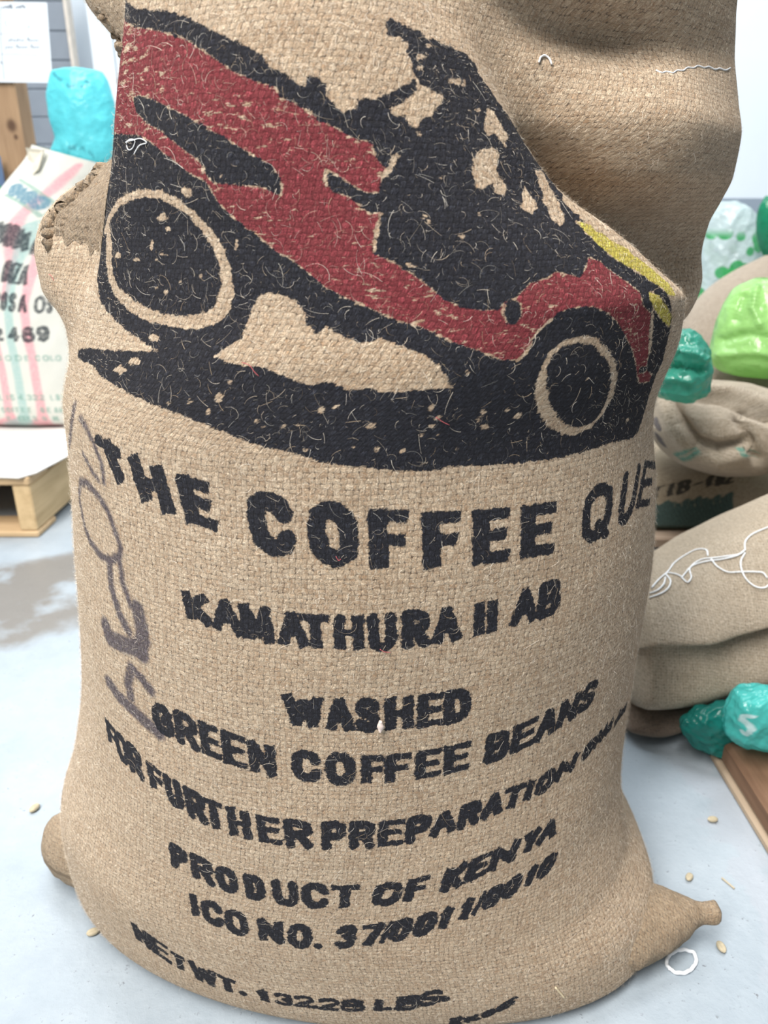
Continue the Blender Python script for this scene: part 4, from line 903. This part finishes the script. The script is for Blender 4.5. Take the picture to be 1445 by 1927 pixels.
# paper sign: thin sheet, slightly curved
PS = PY-0.012
cs = [aty(-42, 4, PS), aty(88, 5, PS), aty(99, 156, PS), aty(-32, 154, PS)]
uu, vv2 = np.meshgrid(np.linspace(0, 1, 140), np.linspace(0, 1, 150))
PG = ((1-vv2)*(1-uu))[..., None]*cs[3]+((1-vv2)*uu)[..., None]*cs[2]+(vv2*uu)[..., None]*cs[1]+(vv2*(1-uu))[..., None]*cs[0]
PG[..., 1] += -0.006*np.sin(uu*PI)*vv2+0.0
pu_, pv_ = uu*0.2+10, vv2*0.24+10
pc = Cloth(PG, pu_, pv_, 0, 140, 2)
pc.vis[:] = True
pk = lambda px, hw=0.0011: pc.line('pen', px, hw)
for px in ([(5,15),(12,12),(14,15),(18,10),(19,15),(21,9),(23,16)], [(30,15),(36,12),(38,15),(42,10),(46,15),(44,11),(47,14)]): pk(px, 0.0026)
pk([(12,38),(9,42),(11,49),(17,50)]); pk([(52,53),(56,49)], 0.0016)
pk([(0,64),(30,63),(60,64),(90,66)]); pk([(4,102),(40,102),(66,104),(92,109)]); pk([(1,10),(1,64),(3,100),(8,150)], 0.0013); pk([(0,116),(4,120)], 0.002)
import random as _r; _r.seed(4)
def scrawl(x0, y0, word):
    x = x0
    for ch in word:
        if ch == ' ': x += 4; continue
        if ch in 'lbkth': pk([(x, y0), (x+1.6, y0-7), (x+2.4, y0-1)])
        elif ch in 'gjp': pk([(x, y0-3.5), (x+2.5, y0-3), (x+2, y0+4), (x+.5, y0+3)])
        elif ch.isupper(): pk([(x, y0), (x+1, y0-8), (x+4, y0-6), (x+1.5, y0-4), (x+4.5, y0)])
        else: pk([(x+2.5, y0-3.4), (x, y0-2), (x+1.5, y0), (x+3, y0-3)])
        x += 4.6
scrawl(15, 78, 'alombia Cauca'); scrawl(8, 91, 'jose Maria Rosa')
pcap = inked('white_paper', (0.70, 0.76, 0.82), (('pen', (0.10, 0.12, 0.15), .0006, .85),), 0.6)
ps = empty('paper_sign', tuple(cs[3]), 'white paper sheet with handwritten black pen lines pinned on the wooden post', 'paper')
grid_object('paper_sheet', PG, pcap, pu_, pv_, {'ink_pen': pc.ink['pen']}, parent=ps, closed=False)
tk = aty(30, 12, PS-0.004)
# small pins
for q in ((-10, 10), (-8, 148)):
    c_ = aty(*q, PS); G = loft([np.stack([c_[0]+r*np.cos(np.arange(8)*PI/4), np.full(8, c_[1]+dy), c_[2]+r*np.sin(np.arange(8)*PI/4)], -1) for dy, r in ((0.012, .001), (-.002, .0015), (-.004, .004), (-.006, .003))], 12, 10)
    grid_object('pin', G, plain('steel_pin', (0.5, 0.5, 0.52), 0.3), parent=ps)

# ================================================================== RIGHT BACKGROUND
m_rp = wood('grey_pallet_wood', (0.30, 0.20, 0.13), (0.52, 0.42, 0.34), (4, 50, 50)); m_rp2 = wood('brown_stringer_wood', (0.20, 0.12, 0.07), (0.36, 0.23, 0.14), (50, 4, 50))
RPY = 1.225
pallet(0.36, 1.56, RPY, RPY+1.0, 'grey-brown wooden pallet at right carrying the heap of sacks', m_rp, m_rp2)
JT = dict(dark=(0.27, 0.20, 0.13), mid=(0.46, 0.38, 0.29), light=(0.66, 0.58, 0.47))
m_j2 = burlap('faded_burlap', JT['dark'], JT['mid'], JT['light'], depth=0.0006)
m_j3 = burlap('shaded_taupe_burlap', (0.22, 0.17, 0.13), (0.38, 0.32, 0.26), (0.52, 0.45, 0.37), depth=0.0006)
# printed sack lying lowest on the pallet
def tib(c):
    text_line(c, 'black', [('T',1222,1250),('I',1254,1272),('B',1274,1300),('-',1306,1322),('1',1330,1344),('0',1348,1364),('2',1364,1384)], [(1220,918),(1300,900),(1384,884)], [(1220,944),(1300,926),(1384,908)], [(1200,-8),(1400,-8)], 0.0030, 1)
    for k in range(16):
        x = 1192+k*12; c.line('green', [(x+(k % 3), 954-k*1.6+(k*7 % 5)*2), (x+3, 975), (x+2, 1001)], 0.0052)
    c.poly('green', [(1180,978),(1280,958),(1372,944),(1382,1002),(1180,1004)])
    for k in INKT: c.ink.setdefault(k, np.full(c.U.shape, .01))
INKT = ('green', 'black')
m_tib = burlap('printed_taupe_burlap', (0.27, 0.21, 0.14), (0.44, 0.37, 0.27), (0.60, 0.52, 0.40), depth=0.0006, inks=(('green', (0.035, 0.085, 0.085), .002, .97, .9), ('black', (0.03, 0.03, 0.03), .001, None, .9)))
R = [ell(.57, 1.43, .148, .235, .165, 3.2), ell(.57, 1.43, .160, .25, .178, 3), ell(.57, 1.435, .20, .25, .176, 2.8), ell(.56, 1.44, .24, .238, .165, 2.6), ell(.55, 1.45, .268, .20, .14, 2.4), ell(.54, 1.46, .28, .14, .09, 2.2)]
G = loft(R, 360, 200); G = G+grid_normals(G)*(0.004*waves(G, 18, 6, 8))[..., None]; G[..., 2] = np.maximum(G[..., 2], 0.1475)
u_, v_ = arc_uv(G); c = Cloth(G, u_, v_, 0, 360, 3); tib(c)
tag(grid_object('burlap_sack', G, m_tib, u_, v_, {'ink_'+k: a for k, a in c.ink.items()}), 'burlap sack with dark lettering and a green printed block, lowest on the right pallet', 'sack')
# folded empty sack on top of it, with a rolled edge
def stripes(c):
    for px in ([(1272,858),(1290,850),(1308,842)], [(1282,866),(1300,858),(1314,850)], [(1388,846),(1410,846),(1428,852)], [(1396,856),(1418,858)]): c.line('green', px, 0.0022)
    c.line('black', [(1232,790),(1240,806)], 0.006); c.line('black', [(1238,820),(1246,836)], 0.006)
    for k in INKT: c.ink.setdefault(k, np.full(c.U.shape, .01))
m_fold = burlap('folded_pale_burlap', (0.30, 0.23, 0.16), (0.52, 0.45, 0.35), (0.72, 0.65, 0.54), depth=0.0006, inks=(('green', (0.06, 0.26, 0.21), .002, None, .8), ('black', (0.06, 0.06, 0.08), .002, None, .8)))
o, Gf = blob('burlap_sack', [(1262,1420,722),(1236,1480,742),(1222,1505,768),(1215,1510,796),(1228,1500,830),(1262,1470,866),(1320,1400,888)], 1.24, [.03, .07, .095, .10, .095, .075, .03], m_fold, (0.007, 10), 360, 280, ridge=False, seed=2, ink=stripes, carve=[([(1262,742),(1282,792),(1312,832),(1350,846),(1400,838)], -0.022, 13), ([(1250,752),(1268,806),(1300,850),(1350,866),(1402,852)], 0.012, 14), ([(1310,745),(1360,750),(1410,772),(1450,790)], -0.016, 10), ([(1325,733),(1370,736),(1420,752),(1455,768)], 0.012, 9), ([(1392,790),(1412,830),(1425,862)], -0.014, 12)])
tag(o, 'pale folded empty burlap sack draped over the printed sack at right', 'sack')
# upper dull sacks
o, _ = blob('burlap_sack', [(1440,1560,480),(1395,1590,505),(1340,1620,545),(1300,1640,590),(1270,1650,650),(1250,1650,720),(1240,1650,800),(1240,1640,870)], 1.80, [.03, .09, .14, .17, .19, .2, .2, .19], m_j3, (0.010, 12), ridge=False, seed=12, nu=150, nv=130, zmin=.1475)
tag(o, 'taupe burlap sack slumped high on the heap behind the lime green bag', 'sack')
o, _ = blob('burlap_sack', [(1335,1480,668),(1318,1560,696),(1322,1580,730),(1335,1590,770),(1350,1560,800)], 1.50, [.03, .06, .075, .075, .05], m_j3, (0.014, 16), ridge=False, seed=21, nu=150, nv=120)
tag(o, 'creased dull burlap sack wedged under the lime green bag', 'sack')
# plastic bags
m_clear = plastic('clear_film_green_dots', (0.62, 0.72, 0.74), 0.18, 0.2, spots=((0.05, 0.42, 0.12), 0.625, 0.655))
o, _ = blob('plastic_bag', [(1352,1392,378),(1335,1415,394),(1322,1432,440),(1310,1442,500),(1300,1450,550),(1300,1448,620),(1310,1446,720),(1320,1440,800)], 2.17, [.02, .05, .07, .08, .085, .085, .08, .06], m_clear, (0.005, 65), seed=9, zmin=0.148, nu=160, nv=150)
tag(o, 'clear plastic bag with green leafy dots standing behind the heap', 'bag')
o, _ = blob('plastic_bag', [(1438,1520,368),(1426,1540,392),(1424,1550,430),(1432,1550,470),(1444,1540,500),(1450,1530,540)], 2.02, [.02, .04, .055, .055, .05, .03], plastic('deep_green_film', (0.01, 0.27, 0.14), 0.06), (0.005, 28), seed=15)
tag(o, 'deep green plastic bag at the right edge beside the clear dotted bag', 'bag')
o, _ = blob('plastic_bag', [(1420,1470,524),(1388,1520,540),(1362,1550,580),(1345,1570,630),(1336,1580,670),(1350,1560,696),(1390,1520,706)], 1.38, [.02, .05, .075, .09, .09, .07, .03], plastic('lime_film', (0.36, 0.64, 0.22), 0.06, 0.14), (0.0035, 42), seed=18, nu=150, nv=140, carve=[([(1424,545),(1418,580),(1430,610)], 0.008, 7), ([(1360,640),(1410,628),(1460,640)], -0.008, 9), ([(1355,668),(1420,662),(1470,672)], 0.008, 9), ([(1400,560),(1385,600)], -0.006, 8)])
tag(o, 'bright lime green plastic bag resting on the heap of sacks', 'bag')
o, _ = blob('plastic_bag', [(1272,1300,616),(1256,1320,632),(1240,1332,664),(1226,1337,700),(1218,1334,728),(1240,1318,748),(1270,1300,756)], 1.10, [.01, .03, .045, .05, .05, .035, .015], plastic('teal_film', (0.06, 0.38, 0.28), 0.12, 0.08), (0.006, 85), seed=24, nu=160, nv=150, carve=[([(1262,660),(1310,668),(1322,676)], 0.010, 8), ([(1240,690),(1290,690),(1320,696)], -0.012, 7), ([(1240,712),(1300,716)], 0.008, 7)])
tag(o, 'crumpled shiny teal plastic bag beside the big sack above the folded sack', 'bag')
# burlap sack lying in front of the right pallet
def lay(X, pts): return [(X, y, z) for y, z in pts]
Lr = [lay(.335, [(.90,.06),(.88,.085),(.89,.12),(.885,.13),(.90,.15),(.95,.155),(1.03,.14),(1.07,.09),(1.04,.04),(.97,.025)]),
      lay(.36, [(.862,.052),(.828,.082),(.855,.150),(.842,.166),(.885,.198),(.95,.202),(1.05,.18),(1.12,.1),(1.08,.012),(.95,.006)]),
      lay(.42, [(.870,.052),(.830,.086),(.862,.152),(.842,.168),(.892,.210),(.96,.222),(1.07,.19),(1.13,.1),(1.09,.01),(.96,.005)]),
      lay(.48, [(.905,.050),(.846,.092),(.885,.157),(.858,.174),(.908,.232),(.98,.252),(1.1,.21),(1.15,.1),(1.1,.01),(1.0,.005)]),
      lay(.55, [(.92,.032),(.858,.100),(.895,.170),(.866,.189),(.918,.255),(.99,.288),(1.11,.24),(1.16,.11),(1.11,.01),(1.01,.006)]),
      lay(.64, [(.925,.050),(.868,.115),(.905,.192),(.872,.214),(.925,.285),(1.0,.33),(1.12,.27),(1.17,.12),(1.12,.01),(1.02,.006)]),
      lay(.85, [(.93,.05),(.87,.13),(.90,.21),(.875,.235),(.93,.31),(1.0,.35),(1.12,.29),(1.17,.13),(1.12,.01),(1.02,.006)]),
      lay(1.0, [(.96,.06),(.91,.13),(.93,.2),(.92,.22),(.96,.27),(1.02,.29),(1.10,.25),(1.14,.13),(1.1,.03),(1.03,.02)])]
G = loft(Lr, 200, 220); G = G+grid_normals(G)*(0.004*waves(G, 20, 7, 6)+0.0015*waves(G, 60, 7, 16))[..., None]; G[..., 2] = np.maximum(G[..., 2], 0.003)
u_, v_ = arc_uv(G)
m_lie = burlap('pale_lying_burlap', (0.33, 0.25, 0.17), (0.56, 0.47, 0.355), (0.76, 0.67, 0.54), depth=0.0008)
ly = grid_object('burlap_sack', G, m_lie, u_, v_)
tag(ly, 'half empty pale burlap sack lying on the floor right of the big sack', 'sack')
Bl = grid_bvh(G)
m_string = plain('white_string', (0.80, 0.82, 0.84), 0.8, 0.1, 300, 0.06)
tg = empty('string_tangle', tuple(on_surface(Bl, [(1300,1060)], 0)[0]), 'tangled loose white string lying on top of the pale burlap sack', 'string')
for px in ([(1226,1106),(1240,1090),(1256,1076),(1270,1058),(1290,1044),(1310,1034),(1328,1034),(1332,1046)],
           [(1222,1116),(1234,1112),(1248,1100),(1252,1086)], [(1222,1124),(1240,1118),(1256,1108),(1262,1094),(1254,1078),(1272,1080),(1284,1086)],
           [(1284,1088),(1294,1096),(1300,1088),(1298,1070),(1304,1062),(1322,1052),(1340,1050),(1370,1046),(1392,1042),(1402,1034),(1396,1040),(1360,1052),(1330,1056),(1304,1064),(1288,1080),(1282,1088)],
           [(1338,1052),(1350,1066),(1368,1076),(1392,1076),(1420,1076),(1436,1078),(1444,1088)],
           [(1402,1036),(1402,1020),(1414,1006),(1430,998),(1450,990)], [(1402,1040),(1394,1056),(1396,1074),(1406,1092),(1422,1104),(1438,1106),(1450,1098)]):
    thread_on('string_strand', Bl, px, 0.0011, m_string, tg, None, 0.0025)
Ur = [[(X, .91+.075*sc*math.cos(a)+dy, max(.002, .024+.024*sc2*math.sin(a))) for a in np.arange(12)*PI/6] for X, sc, sc2, dy in ((.33, .4, .4, 0), (.345, .9, .8, 0), (.38, 1.0, 1, 0), (.43, .95, .9, .012), (.48, .75, .7, .03), (.515, .3, .3, .045))]  # cloth under the lying sack; its dark colour paints in the shaded lower face
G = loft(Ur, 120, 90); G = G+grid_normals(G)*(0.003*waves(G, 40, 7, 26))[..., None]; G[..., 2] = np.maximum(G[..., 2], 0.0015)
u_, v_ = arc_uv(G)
tag(grid_object('burlap_sack', G, burlap('shade_brown_burlap', (0.10, 0.065, 0.045), (0.19, 0.135, 0.10), (0.30, 0.22, 0.17), depth=0.0006), u_, v_), 'burlap cloth bunched on the floor beneath the lying pale sack, coloured dark brown for shade', 'sack')
# teal sheet and bag on the floor under it
o, _ = blob('plastic_bag', [(1330,1440,1326),(1296,1450,1342),(1276,1450,1366),(1292,1450,1396),(1330,1440,1420)], .815, [.012, .022, .026, .026, .015], plastic('dark_teal_film', (0.015, 0.26, 0.22), 0.2, 0.15), (0.006, 105), seed=27, zmin=0.002, nu=140, nv=120)
tag(o, 'dark teal plastic sheet spread on the floor under the lying sack', 'bag')
def sk(c):
    c.line('white', [(1416,1350),(1402,1346),(1396,1354),(1408,1364),(1416,1374),(1404,1382),(1396,1376)], 0.003)
o, _ = blob('plastic_bag', [(1420,1470,1296),(1382,1490,1306),(1364,1510,1338),(1360,1515,1368),(1374,1505,1394),(1400,1480,1406)], .765, [.01, .025, .035, .035, .025, .01], plastic('bright_teal_film', (0.08, 0.52, 0.48), 0.12, 0.12, inks=(('white', (0.75, 0.85, 0.87), 0.0016, 0.85),)), (0.0055, 95), seed=30, nu=140, nv=120, ink=sk)
tag(o, 'bright teal plastic bag with a white letter, lying on the dark wooden board', 'bag')
# wooden board on the floor, lower right
bx = float(atz(1372, 1480, 0)[0])
m_bd = wood('dark_brown_board', (0.11, 0.06, 0.035), (0.24, 0.14, 0.085), (50, 5, 50)); m_bde = wood('board_edge_wood', (0.30, 0.22, 0.15), (0.42, 0.33, 0.24), (50, 5, 50))
bo = empty('wooden_board', (bx+0.2, .5, 0), 'dark brown wooden board with paler edge on the floor at lower right', 'board')
box('board_face', bx+0.0, bx+0.42, 0.18, 0.815, 0.013, 0.046, m_bd, bo, 0.006)
box('board_batten', bx-0.004, bx+0.425, 0.175, 0.818, 0.0005, 0.0125, m_bde, bo, 0.003)

# ------------------------------------------------------------------ small things on the floor
m_bean = plain('green_coffee_bean', (0.42, 0.36, 0.25), 0.5, 0.3, 200, 0.15)
def bean(px, rot, label, s=1.0):
    p = atz(*px, 0.003); rr = []
    for t in np.linspace(-1, 1, 9):
        r = math.sqrt(max(0.02, 1-t*t)); k = ell(0, 0, 0, 0.0032*r, 0.0024*r, 2, 14)
        k = np.stack([np.full(14, t*0.005), k[:, 0], k[:, 1]+0.0024], -1)
        k[3, 2] -= 0.0007*r; k[4, 2] -= 0.0007*r; rr.append(k*s)
    G = loft(rr, 28, 20); G[..., 2] -= G[..., 2].min()
    cr, sr = math.cos(rot), math.sin(rot); G = np.stack([p[0]+G[..., 0]*cr-G[..., 1]*sr, p[1]+G[..., 0]*sr+G[..., 1]*cr, G[..., 2]+0.0002], -1)
    tag(grid_object('coffee_bean', G, m_bean), label, 'bean', 'spilled green coffee beans')
bean((65, 1521), 1.2, 'spilled green coffee bean on the floor left of the big sack, away from it', 1.5)
bean((175, 1754), 0.4, 'spilled coffee bean touching the lower left edge of the big sack', 1.3)
bean((1297, 1650), 0.9, 'coffee bean on the floor above the twisted right sack corner', 1.2)
bean((1357, 1782), 1.7, 'coffee bean on the floor right of the white string loop', 1.3)
bean((1341, 1542), 0.1, 'coffee bean on the floor next to the dark wooden board', 1.3)
a_, c_ = atz(1358, 1652, 0.0014), atz(1382, 1672, 0.0014)
V_, F_ = tube([a_, (a_+c_)/2, c_], 0.0010, 6); tag(pmesh('straw', V_, F_, plain('dry_straw', (0.42, 0.36, 0.26), 0.7)), 'short dry straw on the floor between sack corner and wooden board', 'straw')
lp_ = [(1258,1822),(1272,1830),(1290,1830),(1304,1820),(1310,1806),(1304,1792),(1292,1788),(1278,1788),(1264,1794),(1255,1806),(1256,1818),(1260,1823)]
pts = smooth_path([atz(x, y, 0.0022) for x, y in lp_], 60); pts[:, 2] += 0.0006*np.sin(np.arange(60)*1.1)
V_, F_ = tube(pts, 0.0018, 8); tag(pmesh('string_loop', V_, F_, m_string, None, True), 'white string loop on the floor below the twisted right sack corner', 'string')
